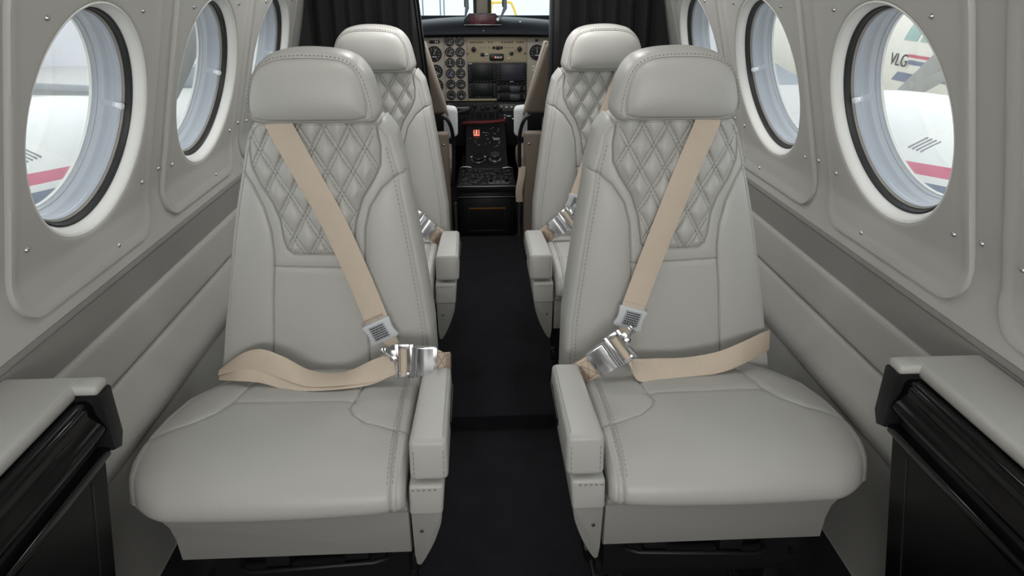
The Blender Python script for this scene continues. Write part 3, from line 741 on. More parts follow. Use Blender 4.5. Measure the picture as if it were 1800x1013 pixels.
# ------------------------------------------------------------------ black side cabinets in the foreground
def make_cabinet(s, label):
    t = thing('side_cabinet', label, 'cabinet', (s*.60, .3, 0), 'side cabinets by the camera')
    X = lambda x: s*x
    def B(x0, x1, y0, y1, z0, z1, r=0, seg=3): return MB().box(min(s*x0, s*x1), max(s*x0, s*x1), y0, y1, z0, z1, r, seg)
    def slant(x0, x1, pts, r=0.):
        q = MB(); q.prism(pts, lambda y, z, d: (X(d), y, z), x0, x1, r); return q
    obj('body', slant(.576, .66, [(-.45,.0),(.625,.0),(.795,.552),(.795,.635),(-.45,.635)]), SATB, t)
    cap = B(.580, .690, -.45, .836, .640, .662, .009, 4)
    cap.box(min(s*.551, s*.595), max(s*.551, s*.595), .804, .836, .646, .661, .006, 3)
    obj('armrest_cap', cap, LEA, t, 'grey leather cap')
    rail = MB(); pr = [(x_+.0165, z_) for x_, z_ in rnd([(.566,.640),(.552,.641),(.545,.634),(.5435,.622),(.540,.612),(.536,.604),(.5345,.596),(.538,.590),(.546,.588),(.566,.588)], 5)]
    G = np.array([[(X(x), y, z) for x, z in pr] for y in np.linspace(-.45, .812, 6)]); rail.grid(G, flip=(s > 0))
    obj('top_rail', rail, GLOSS, t, sharp=60)
    fl_ = MB(); o = [(-.0,.648),(.030,.648),(.030,.572),(.018,.553),(.0,.560)]
    fl_.prism([(a+.803, b) for a, b in o], lambda y, z, d: (X(d), y, z), .5465, .62, .004, 2)
    obj('end_bracket', fl_, SATB, t)
    obj('finger_slot', B(.570, .585, -.45, .800, .566, .590), BLK, t)
    low = B(.5535, .58, -.45, .805, .552, .5665, .004); obj('lower_rail', low, GLOSS, t)
    dr = slant(.560, .580, [(-.45,.03),(.640,.03),(.800,.552),(-.45,.552)], .004)
    d = obj('door', dr, DOORM, t)
    obj('door_groove', slant(.5594, .563, [(.605,.05),(.608,.05),(.757,.54),(.754,.54)]), BLK, d)
    return t
make_cabinet(-1, 'black lacquered side cabinet with grey leather cap at the lower left')
make_cabinet(1, 'black lacquered side cabinet with grey leather cap at the lower right')

# ------------------------------------------------------------------ partition and curtains
PY_ = 2.50
m = MB()
def pol(mb, pts, y0, y1, r=0.): mb.prism(pts, lambda x, z, d: (x, d, z), y0, y1, r)
pol(m, [(-.72, 0), (-.155, 0), (-.191, .69), (-.2265, 1.107), (-.25, 1.40), (-.36, 1.46), (-.72, 1.46)], PY_, PY_+.03)
pol(m, [(.232, 0), (.72, 0), (.72, 1.46), (.36, 1.46), (.25, 1.40), (.226, 1.107)], PY_, PY_+.03)
pol(m, [(-.40, 1.38), (.40, 1.38), (.40, 1.5), (-.40, 1.5)], PY_, PY_+.03)
struct('wall_front', m, DBLK, 'black partition between cabin and cockpit with open doorway', 'wall')
m = MB()
for o_, r in ((0, .004), (.012, .003)):
    m.tube([(-.157-o_, PY_-.006, .05), (-.193-o_, PY_-.006, .69), (-.2285-o_, PY_-.006, 1.107), (-.252-o_, PY_-.006, 1.39)], r, 8)
struct('trim_7', m, GLOSS, 'thin glossy black edge strips of the doorway jamb on the left', 'trim')
m = MB(); m.box(.219, .231, PY_-.012, PY_+.04, .046, 1.39, .003); struct('trim_8', m, SATB, 'straight black edge strip of the doorway jamb on the right', 'trim')
def curtain(s, x0, x1, label, ph):
    m = MB(); nx, nz = 110, 24; G = np.zeros((nz, nx, 3))
    for i, z in enumerate(np.linspace(.30, 1.40, nz)):
        for j, u in enumerate(np.linspace(0, 1, nx)):
            x = x0+(x1-x0)*u; sq = 1-.10*(1.40-z)
            G[i, j] = (s*x, 2.452+.014*math.sin(u*2*PI*6.5+ph+.6*math.sin(z*5))+.006*math.sin(u*31+z*3), z)
    m.grid(G); m2 = G.copy(); m2[:, :, 1] += .003; m.grid(m2, flip=True)
    t = tag(obj('curtain', m, CURT, sharp=0), label, 'curtain', 'cabin curtains')
    h = MB(); h.box(min(s*x0, s*x1), max(s*x0, s*x1), 2.43, 2.475, 1.395, 1.42, .003); obj('header_tape', h, CURT, t)
curtain(-1, .25, .585, 'black pleated curtain drawn aside left of the cockpit doorway', .4)
curtain(1, .25, .585, 'black pleated curtain drawn aside right of the cockpit doorway', 2.0)

# ------------------------------------------------------------------ cockpit
YP = 4.0
def text(mb, body, size, c, ux, uy, depth=.0):
    cu = bpy.data.curves.new('t', 'FONT'); cu.body = body; cu.size = size; cu.align_x = 'CENTER'; cu.align_y = 'CENTER'; cu.extrude = depth
    o = bpy.data.objects.new('t', cu); COL.objects.link(o); dg = bpy.context.evaluated_depsgraph_get(); dg.update()
    me = bpy.data.meshes.new_from_object(o.evaluated_get(dg))
    t = MB(); t.add([v.co[:] for v in me.vertices], [p.vertices[:] for p in me.polygons])
    bpy.data.objects.remove(o); bpy.data.meshes.remove(me)
    t = xf(t, c, ux, uy); mb.add(t.v, t.f); return mb
m = MB()
for s in (-1, 1):
    m.box(min(s*.70, s*.74), max(s*.70, s*.74), Y1-.02, 4.9, .0, 1.0)
struct('wall_1', m, SATB, 'dark cockpit side walls below the side windows', 'wall')
m = MB(); m.box(-.74, .74, Y1-.02, 4.35, 1.42, 1.5); struct('ceiling_1', m, SATB, 'dark cockpit roof', 'ceiling')
m = MB(); m.box(-.74, .74, 4.9, 4.95, 0, .97); struct('wall_2', m, SATB, 'dark nose bulkhead behind the instrument panel', 'wall')
# instrument panel
ip = thing('instrument_panel', 'beige instrument panel crowded with dials and black screens under the windshield', 'instrument panel', (0, YP, .55))
def IB(x0, x1, z0, z1, d0, d1, r=.0015): return MB().box(x0, x1, YP-d1, YP-d0, z0, z1, r)
obj('back_plate', IB(-.66, .66, .549, .893, -.02, -.004), PANB, ip)
obj('flight_subpanel', IB(-.60, -.2145, .551, .891, -.004, .001), PANB, ip)
obj('engine_subpanel', IB(-.2125, -.0895, .551, .891, -.004, .0015), PANB, ip)
cp = obj('centre_subpanel', IB(-.0855, .244, .7625, .8855, -.004, .003), PANY, ip, 'yellow-beige switch and light panel')
obj('lower_strip', IB(-.0855, .076, .551, .5655, -.004, .002), PANY, ip)
obj('right_subpanel', IB(.2465, .60, .551, .891, -.004, .001), PANB, ip)
def gauge(x, z, r, face=GBLK, needle=-30, blank=False):
    c = (x, YP-.001, z)
    g = obj('gauge', MB().lathe([(r*1.04, .0), (r*1.04, -.006), (r*.98, -.009), (r*.86, -.009), (r*.84, -.006)], c, (0, 1, 0), 32), GBLK, ip)
    obj('dial_face', MB().lathe([(0, -.0055), (r*.86, -.0055)], c, (0, 1, 0), 32), face, g)
    mk = MB()
    for q in range(12):
        a = q*PI/6
        if q in (6, 7): continue
        ca, sa = math.cos(a), math.sin(a)
        t = bx(-.0008, .0008, r*.60, r*.80, 0, .0004); mk2 = xf(t, (x, YP-.0068, z), (ca, 0, -sa), (sa, 0, ca)); mk.add(mk2.v, mk2.f)
    t = bx(-r*.30, r*.30, -r*.42, -r*.32, 0, .0004); t = xf(t, (x, YP-.0068, z), (1, 0, 0), (0, 0, 1)); mk.add(t.v, t.f)
    obj('dial_marks', mk, GMRK, g)
    if not blank:
        a = math.radians(needle); nd = xf(bx(-.0012, .0012, -r*.1, r*.66, 0, .0006), (x, YP-.0078, z), (math.cos(a), 0, -math.sin(a)), (math.sin(a), 0, math.cos(a)))
        obj('needle', nd, GMRK, g)
    return g
rows = [.871, .815, .758, .701, .643, .584]
nd = [75, 62, 0, 55, 105, 180]
for k_, z in enumerate(rows):
    gauge(-.1825, z, .0255, GBLU if k_ == 3 else GBLK, nd[k_], k_ == 5); gauge(-.1255, z, .0255, GBLK, nd[k_]+5)
gauge(-.268, .806, .040, GBLK, 20); gauge(-.262, .712, .036, GBLK, 120); gauge(-.262, .636, .036, GBLK, 200)
gauge(.302, .812, .040, GBLK, 0); gauge(.36, .70, .036, GBLK, 45); gauge(.40, .80, .04, GBLK, 45); gauge(-.36, .80, .04, GBLK, 45); gauge(-.36, .70, .036, GBLK, 45)
q = IB(-.292, -.236, .861, .878, .0, .006); dn = obj('digital_readout', q, GBLK, ip)
q = MB(); [q.box(x, x+.007, YP-.0072, YP-.006, .865, .874) for x in (-.262, -.251)]; obj('readout_digits', q, GMRK, dn)
obj('placard', IB(-.288, -.245, .8815, .8865, .0, .002, .0004), GMRK, ip)
obj('square_button', IB(.291, .307, .868, .882, .0, .006), GBLK, ip)
q = IB(.276, .291, .713, .742, 0, .002, .0004); pl = obj('placard', q, GMRK, ip)
q = MB(); text(q, '58', .014, (.2835, YP-.0026, .7275), (0, 0, 1), (-1, 0, 0)); obj('placard_text', q, INK, pl)
# switches and lights of the centre subpanel
for a, b, nn_ in ((-.066, .0, 6), (.036, .052, 2), (.108, .163, 5), (.194, .222, 3)):
    for x in np.linspace(a, b, nn_): obj('toggle_switch', MB().lathe([(.0, -.012), (.002, -.011), (.0034, -.004), (.0038, 0)], (x, YP-.003, .866), (0, 1, 0), 10), GBLK, cp)
for x in (-.006, .014, .034, .125, .145, .165): obj('toggle_switch', MB().lathe([(.0, -.008), (.002, -.007), (.0022, 0)], (x, YP-.003, .839), (0, 1, 0), 8), GBLK, cp)
for x in (-.083, .236): obj('panel_screw', MB().lathe([(.0, -.006), (.0035, -.006), (.004, 0)], (x, YP-.003, .807), (0, 1, 0), 10), GBLK, cp)
for x in (-.050, .205):
    q = MB(); q.lathe([(0, -.022), (.009, -.021), (.010, -.012), (.013, -.010), (.013, 0)], (x, YP-.003, .830), (0, 1, 0), 20); q.box(x-.003, x+.003, YP-.03, YP-.015, .815, .845, .001)
    obj('rotary_knob', q, GBLK, cp)
for x in (.062, .104):
    q = MB(); q.lathe([(0, -.010), (.007, -.009), (.008, 0)], (x, YP-.003, .838), (0, 1, 0), 16); obj('rotary_knob', q, SATB, cp)
for x0, x1, z0, z1 in ((.074,.094,.828,.846),(-.012,.008,.792,.811),(.150,.169,.797,.816)):
    obj('square_indicator', MB().box(x0, x1, YP-.008, YP-.003, z0, z1, .001), GBLK, cp)
q = MB(); o = rrect(.040, .040, -.0195, .0195, .010, .010, 5); q.prism([(a+.077, b+.788) for a, b in o], lambda x, z, d: (x, d, z), YP-.010, YP-.003, .001); dp = obj('digital_display', q, GBLK, cp)
q = MB(); text(q, '0KUP', .013, (.092, YP-.0106, .7865), (1, 0, 0), (0, 0, 1)); obj('display_digits', q, mat('lit_digits', (.6, .55, .5), .5, emit=(1, .9, .85), estr=.4), dp)
q = MB(); q.box(.067, .072, YP-.0108, YP-.0102, .783, .792); obj('red_digit', q, REDL, dp)
for x in (.020, .146): obj('push_knob', MB().lathe([(0, -.008), (.006, -.007), (.0065, 0)], (x, YP-.003, .801-.022*(x > .1)), (0, 1, 0), 14), STL, cp)
def avionics(name, x0, x1, z0, z1, sx0, sx1, sz0, sz1, sm, label=None, brand=None):
    a = obj(name, IB(x0, x1, z0, z1, .0, .010, .002), SATB, ip, label)
    obj('screen', MB().box(sx0, sx1, YP-.0112, YP-.0098, sz0, sz1, .0005), sm, a)
    bt = MB()
    for z in np.linspace(z0+.012, z1-.012, 7):
        if x0+.006 < sx0-.012: bt.box(x0+.006, x0+.014, YP-.0125, YP-.009, z-.0022, z+.0022, .0006)
        if sx1+.012 < x1-.004: bt.box(x1-.015, x1-.007, YP-.0125, YP-.009, z-.0022, z+.0022, .0006)
    for x in np.linspace(sx0+.01, sx1-.01, 6): 
        if sz0-z0 > .012: bt.box(x-.004, x+.004, YP-.0125, YP-.009, z0+.005, z0+.0085, .0006)
    if bt.v: obj('buttons', bt, mat('button_grey', (.09, .09, .095), .5) if 'button_grey' not in bpy.data.materials else bpy.data.materials['button_grey'], a)
    if brand:
        q = MB(); bx0, bz = brand
        for k_ in range(5): q.box(bx0+k_*.0042, bx0+.0032+k_*.0042, YP-.0108, YP-.0098, bz, bz+.004)
        obj('maker_mark', q, GMRK, a)
    return a
avionics('navigator', -.0845, .0750, .652, .7575, -.057, .052, .668, .752, SCR, brand=(-.080, .752))
avionics('navigator', -.0845, .0750, .567, .651, -.050, .050, .580, .645, SCR)
avionics('weather_display', .0765, .2435, .640, .7575, .100, .226, .664, .750, SCR2, 'display with a dull grey-violet screen', brand=(.150, .655))
for z0 in (.597, .552):
    a = avionics('radio', .0765, .2435, z0, z0+.042, .150, .208, z0+.013, z0+.034, SCR3)
    q = MB(); [q.lathe([(0, -.014), (.005, -.013), (.006, 0)], (x, YP-.01, z0+.012), (0, 1, 0), 12) for x in (.09, .228)]; obj('tuning_knobs', q, GBLK, a)
# dark panel below
lp_ = thing('lower_panel', 'black lower panel with levers and a row of breakers below the instruments', 'panel', (0, YP, .4))
obj('plate', MB().box(-.60, .60, YP-.03, YP+.02, .30, .547, .004), SATB, lp_)
q = MB()
for x in np.linspace(.10, .22, 5): q.lathe([(.0075, 0), (.0075, -.004), (.0055, -.005), (.0055, -.012), (0, -.0125)], (x, YP-.03, .517), (0, 1, 0), 16)
obj('breaker_row', q, STL, lp_); obj('breaker_frame', MB().box(.088, .236, YP-.034, YP-.030, .498, .537, .002), mat('olive_grey', (.11, .105, .09), .5), lp_)
q = MB(); 
for x in (-.02, .05, .115):
    q.lathe([(.022, 0), (.022, -.006), (.012, -.008)], (x, YP-.03, .455), (0, 1, 0), 20)
obj('round_vents', q, GBLK, lp_)
for x in (-.02, .05, .115): obj('vent_ring', MB().lathe([(.0235, -.002), (.0235, -.008), (.0205, -.0085), (.0205, -.006)], (x, YP-.03, .455), (0, 1, 0), 28), STL, lp_)
q = MB()
for x, z in ((-.02, .452), (.03, .447), (.115, .46), (.17, .455), (.145, .47)): q.box(x-.012, x+.012, YP-.05, YP-.035, z-.006, z+.005, .002)
obj('chrome_levers', q, STL, lp_)
# control yoke
yk = thing('control_yoke', 'black control yoke of the left pilot in front of the pedestal', 'control yoke', (-.13, 3.75, .53))
q = MB(); q.tube([(-.30,3.72,.52),(-.29,3.70,.56),(-.25,3.70,.57),(-.20,3.70,.535),(-.15,3.70,.535),(-.10,3.70,.545),(-.075,3.70,.555)], .012, 10); obj('grip', q, GBLK, yk)
obj('hub', MB().box(-.155, -.080, 3.69, 3.72, .525, .565, .005), GBLK, yk); obj('shaft', MB().tube([(-.19, 3.71, .53), (-.19, 3.98, .53)], .015, 12), STL, yk)
q = MB(); q.box(-.152, -.083, 3.686, 3.69, .560, .566); q.box(-.155, -.149, 3.686, 3.69, .54, .566); obj('chrome_trim', q, STL, yk)
# glareshield
gs = thing('glareshield', 'dark navy padded glareshield under the windshield', 'glareshield', (0, YP, .9))
m = MB(); nx = 60; G = []
for x in np.linspace(-.68, .68, nx):
    h = .986-.030*((x-.02)/.36)**2*.55; 
    lowz = .903-.006*((x)/.36)**2
    G.append([(x, YP+.03, lowz), (x, YP-.075, lowz+.004), (x, YP-.085, lowz+.012), (x, YP-.07, h-.035), (x, YP-.03, h-.012), (x, YP+.0, h-.003), (x, YP+.12, h), (x, YP+.9, h-.02)])
m.grid(np.array(G)); obj('pad', m, GLARE, gs, sharp=60)
m = MB(); m.prism([(-.098,.960),(.100,.960),(.100,.985),(.070,1.016),(-.070,1.016),(-.098,.988)], lambda x, z, d: (x, d, z), YP-.088, YP-.02, .002)
an = obj('warning_panel', m, GBLK, gs, 'annunciator box with dark red lamp windows')
obj('lamp_windows', MB().box(-.066, .068, YP-.0895, YP-.087, .964, 1.009, .0005), MAR, an)
q = MB()
for x0, x1, z0, z1 in ((-.064,-.04,.998,.9995),(-.038,-.010,.996,1.007),(-.008,.016,.998,1.008),(-.038,-.012,.968,.984),(.018,.06,1.000,1.002),(.0,.06,.985,.9865),(-.064,-.045,.982,.9835),(.02,.06,.972,.9735)):
    t_ = .0012
    for r in ((x0,x1,z1-t_,z1),(x0,x1,z0,z0+t_),(x0,x0+t_,z0,z1),(x1-t_,x1,z0,z1)): q.box(r[0], r[1], YP-.0905, YP-.089, r[2], max(r[3], r[2]+.0008))
obj('lamp_legends', q, MARL, an)
obj('press_button', MB().lathe([(.010, 0), (.010, -.004), (.006, -.005), (.006, -.003), (0, -.003)], (.083, YP-.087, .986), (0, 1, 0), 6), STL, an)
obj('frame_edge', MB().box(-.099, .101, YP-.091, YP-.086, .9585, .9615, .0006), STL, an)
obj('dome_screw', MB().lathe([(0, -.006), (.005, -.004), (.006, 0)], (.205, YP-.03, .970), (0, 1, 0), 14), STL, gs)
obj('eyeball_screw', MB().lathe([(0, -.004), (.003, -.003), (.0035, 0)], (.005, YP-.081, .930), (0, 1, 0), 10), STL, gs)
# windshield
def win_frame(idx, x0, x1, lab):
    w = thing('window_%d' % idx, lab, 'windshield', ((x0+x1)/2, 4.3, .97), None, 'structure')
    m = MB(); G = np.array([[(x, y, z) for x in (x0, x1)] for y, z in ((4.32, .975), (4.12, 1.42))]); m.grid(G); G2 = G.copy(); G2[:, :, 1] += .006; m.grid(G2, flip=True)
    obj('pane', m, GLSW, w); return w
wl = win_frame(9, -.62, .0, 'left half of the cockpit windshield, pale hangar outside')
wr = win_frame(10, .05, .66, 'right half of the cockpit windshield, yellow stand outside')
m = MB(); m.hexa([(-.034,4.26,.96),(.040,4.26,.96),(.040,4.30,.96),(-.034,4.30,.96),(-.034,4.10,1.43),(.040,4.10,1.43),(.040,4.14,1.43),(-.034,4.14,1.43)], .012)
ps = struct('trim_9', m, POST, 'beige centre post of the cockpit windshield', 'windshield post')
for x0, x1 in ((-.048,-.034),(.040,.055)):
    m = MB(); m.hexa([(x0,4.255,.96),(x1,4.255,.96),(x1,4.30,.96),(x0,4.30,.96),(x0,4.095,1.43),(x1,4.095,1.43),(x1,4.14,1.43),(x0,4.14,1.43)], .002); obj('post_edge', m, POSTD, ps)
m = MB()
for s in (-1, 1): m.hexa([(s*.62,4.30,.90),(s*.74,4.30,.90),(s*.74,4.38,.90),(s*.62,4.38,.90),(s*.60,4.10,1.46),(s*.74,4.10,1.46),(s*.74,4.18,1.46),(s*.60,4.18,1.46)])
struct('trim_10', m, SATB, 'black outer posts of the cockpit windshield', 'windshield post')
for x, xb, l in ((-.085, -.095, 'dark visor arm hanging left of the windshield post'), (.122, .099, 'dark visor arm hanging right of the windshield post')):
    v = thing('sun_visor_arm', l, 'visor arm', (x, 4.05, 1.42)); q = MB(); q.tube([(x, 4.05, 1.42), (x, 4.03, 1.18), (x+.004, 4.02, 1.04), (xb, 4.02, .985)], [.009, .010, .011, .003], 8); obj('arm', q, POLE, v)
    obj('clip', MB().box(x-.012, x+.012, 4.02, 4.045, 1.045, 1.09, .003), SATB, v)
# centre pedestal
pd = thing('centre_pedestal', 'black centre pedestal with levers, lit red trim bars and two chrome handles', 'control pedestal', (0, 3.3, .046))
obj('base_box', MB().box(-.128, .128, 3.12, 3.90, .046, .27, .004), SATB, pd)
tr = obj('avionics_tray', MB().box(-.138, .138, 3.115, 3.42, .262, .296, .004), SATB, pd)
obj('tray_edge', MB().box(-.139, .139, 3.110, 3.117, .290, .2955, .001), STL, tr)
obj('tray_edge', MB().box(-.137, .137, 3.112, 3.117, .2405, .2435, .0008), STL, tr)
q = MB(); rr = random.Random(3)
for y in np.linspace(3.15, 3.37, 5):
    x = -.12
    while x < .12:
        w_ = rr.uniform(.006, .02)
        if rr.random() < .75: q.box(x, x+w_, y-.012, y+.010, .296, .296+rr.uniform(.002, .012), .001)
        x += w_+rr.uniform(.003, .012)
obj('tray_switches', q, mat('switch_grey', (.045, .045, .05), .4), tr, kind='stuff')
q = MB()
for _ in range(40): x = rr.uniform(-.125, .125); y = rr.uniform(3.13, 3.39); q.box(x, x+rr.uniform(.002, .010), y, y+.003, .2955, .2968)
obj('tray_legends', q, mat('legend_grey', (.35, .35, .36), .6), tr, kind='stuff')
obj('silver_plate', MB().box(.010, .105, 3.135, 3.185, .296, .302, .002), mat('radio_grey', (.12, .125, .13), .4), tr)
for x in (.022, .095): obj('tray_knob', MB().lathe([(.009, 0), (.008, .014), (0, .015)], (x, 3.16, .302), (0, 0, 1), 14), GBLK, tr)
for x0, x1, y in ((-.128, -.070, 3.30), (.078, .132, 3.28)):
    obj('grab_handle', MB().tube(catmull([(x0, y, .29), (x0, y, .325), (x0+.010, y, .340), (x1-.010, y, .340), (x1, y, .325), (x1, y, .29)], 5), .0035, 8), CHR, pd)
q = MB(); q.hexa([(-.100,3.42,.05),(.112,3.42,.05),(.112,3.90,.05),(-.100,3.90,.05),(-.100,3.42,.30),(.112,3.42,.30),(.112,3.78,.455),(-.100,3.78,.455)], .004); face = obj('sloped_face', q, SATB, pd)
def onface(x, v, h=0.): # v 0..1 up the slope
    return np.array([x, 3.42+.36*v-h*.395, .30+.155*v+h*.918])
fy = (0, .918, .395); fx = (1, 0, 0)
def fb(mb, x, v): return xf(mb, onface(x, v), fx, fy)
obj('pressure_dial', fb(MB().lathe([(.040, 0), (.040, .006), (.030, .010), (.030, .022), (.026, .026), (0, .026)], (0, 0, 0), (0, 0, 1), 40), -.036, .20), GBLK, face)
q = MB()
for a in np.linspace(20, 160, 11): 
    ca, sa = math.cos(math.radians(a)), math.sin(math.radians(a)); t = xf(bx(-.0012, .0012, .031, .037, .010, .0112), (0, 0, 0), (sa, -ca, 0), (ca, sa, 0)); q.add(t.v, t.f)
for a in (12, 90, 168): ca, sa = math.cos(math.radians(a))*.037, math.sin(math.radians(a))*.037; q.box(ca-.0035, ca+.0035, sa-.003, sa+.003, .010, .014, .0005)
obj('dial_marks', fb(q, -.036, .20), GMRK, face)
obj('faceted_knob', fb(MB().lathe([(.036, 0), (.034, .008), (.027, .012), (.024, .034), (.020, .036), (0, .036)], (0, 0, 0), (0, 0, 1), 8), .050, .20), mat('dark_knob', (.035, .037, .04), .3), face)
obj('knob_skirt', fb(MB().lathe([(.045, 0), (.045, .004), (.036, .006)], (0, 0, 0), (0, 0, 1), 32), .050, .20), GBLK, face)
q = MB()
for x in (-.056, -.043, -.030):
    q.box(x-.0022+(.0), x+.0022, -.025, .025, .003, .005)
for v in np.linspace(-.022, .022, 7): q.box(-.0475, -.0385, v-.0022, v+.0022, .003, .0055)
q.box(-.058, -.046, -.027, -.023, .003, .005); q.box(-.040, -.028, -.027, -.023, .003, .005)
obj('trim_light_bars', xf(q, onface(.0, .80), fx, fy), REDL, face, 'red lit trim indicator bars')
q = MB()
for k_ in range(26): x = rr.uniform(-.085, .10); v = rr.uniform(.42, .95); q.add(*(lambda t: (t.v, t.f))(fb(bx(0, rr.uniform(.003, .014), 0, .0025, .001, .002), x, v)))
obj('panel_legends', q, bpy.data.materials['legend_grey'], face, kind='stuff')
obj('trim_wheel', fb(MB().box(-.018, .018, -.007, .007, .002, .016, .004), .062, .62), mat('pale_lever', (.25, .25, .25), .4), face)
q = MB(); q.tube(catmull([(-.118,3.77,.462),(-.10,3.765,.470),(.0,3.76,.473),(.08,3.765,.477),(.116,3.77,.484)], 5), .009, 8); obj('red_guard', q, RED, pd, 'dark red padded edge')
q = MB(); q.hexa([(-.105,3.78,.30),(.112,3.78,.30),(.112,3.96,.30),(-.105,3.96,.30),(-.105,3.78,.462),(.112,3.78,.462),(.112,3.96,.495),(-.105,3.96,.495)], .006); quad = obj('throttle_quadrant', q, SATB, pd)
for x, hgt in ((-.078,.062),(-.050,.075),(-.006,.06),(.022,.065),(.062,.07),(.09,.055)):
    q = MB(); q.tube([(x, 3.86, .47), (x, 3.84, .47+hgt)], .004, 8); lv = obj('power_lever', q, STL, quad)
    obj('lever_grip', MB().box(x-.011, x+.011, 3.826, 3.85, .462+hgt, .486+hgt, .005), GBLK, lv)
obj('rear_cover', MB().box(-.112, .112, 3.113, 3.122, .06, .235, .003), SATB, pd)
q = MB(); q.box(-.086, .088, 3.109, 3.114, .182, .190, .001); obj('bronze_strip', q, AMB, pd, 'bronze edge of the rear cover')
q = MB(); [q.box(*r, .001) for r in ((-.086,-.083,3.110,3.114,.075,.182),(.085,.088,3.110,3.114,.075,.182),(-.086,.088,3.110,3.114,.075,.078))]; obj('cover_outline', q, mat('dark_bronze', (.035, .025, .012), .4), pd)
# pilot seats
def pilot_seat(s, label):
    t = thing('pilot_seat', label, 'pilot seat', (s*.37, 3.05, .046), 'pilot seats in the cockpit')
    X = lambda x: s*x
    def H(c, r): return MB().hexa([(X(a), b, z) for a, b, z in c], r, 4)
    obj('backrest', H([(.163,2.94,.655),(.56,2.94,.655),(.56,3.03,.655),(.163,3.03,.655),(.246,2.86,.944),(.50,2.86,.944),(.50,2.93,.944),(.246,2.93,.944)], .018), TAN, t, 'tan leather backrest')
    q = H([(.160,3.00,.645),(.172,2.99,.645),(.178,3.09,.63),(.160,3.09,.63),(.242,2.90,.945),(.256,2.90,.945),(.258,2.965,.945),(.240,2.965,.945)], .004); obj('lit_back_edge', q, mat('lit_edge_tan', (.36, .31, .25), .6) if 'lit_edge_tan' not in bpy.data.materials else bpy.data.materials['lit_edge_tan'], t)  # backrest side edge in paler tan, windshield light painted into the colour
    sl = MB(); sl.box(min(X(.160), X(.248)), max(X(.160), X(.248)), 2.90, 2.955, .07, .583, .010, 3); a = obj('armrest_post', sl, TAN, t, 'tan leather slab at the back')
    obj('screw', MB().lathe([(0, -.004), (.005, -.003), (.006, 0)], (X(.182), 2.90, .535), (0, 1, 0), 14), STL, a)
    obj('back_shell', MB().box(min(X(.245), X(.56)), max(X(.245), X(.56)), 2.93, 3.03, .20, .63, .01, 3), TAN, t)
    q = MB(); q.hexa([(X(a), b, z) for a, b, z in ((.122,3.02,.545),(.172,3.02,.53),(.19,3.10,.53),(.128,3.10,.545),(.121,3.02,.666),(.166,3.02,.672),(.19,3.10,.672),(.127,3.10,.666))], .016, 4); obj('sheepskin_cover', q, SHEEP, t, 'white sheepskin edge')
    q = MB(); q.tube(catmull([(X(.185),2.895,.655),(X(.160),2.885,.64),(X(.145),2.89,.60),(X(.140),2.90,.54),(X(.142),2.90,.44),(X(.150),2.90,.37)], 6), .008, 10); obj('back_frame', q, SATB, t)
    obj('seat_pan', MB().box(min(X(.15), X(.57)), max(X(.15), X(.57)), 3.0, 3.45, .33, .43, .03, 4), TAN, t)
    obj('pedestal', MB().box(min(X(.20), X(.52)), max(X(.20), X(.52)), 3.02, 3.40, .046, .33, .01), SATB, t)
    st = None if s < 0 else ribbon([(X(.152),2.895,.44),(X(.147),2.885,.39),(X(.138),2.88,.34),(X(.140),2.885,.285)], [(.03,0,0)]*4, .003, 6); st and obj('harness_strap', st, WEB, t, 'beige harness strap')
    obj('chrome_tube', MB().tube([(X(.140),2.90,.28),(X(.139),2.90,.20),(X(.141),2.90,.12)], .005, 8), STL, t)
    return t
pilot_seat(1, 'tan leather pilot seat beyond the right jamb of the cockpit doorway')
pilot_seat(-1, 'tan leather pilot seat beyond the left jamb of the cockpit doorway')

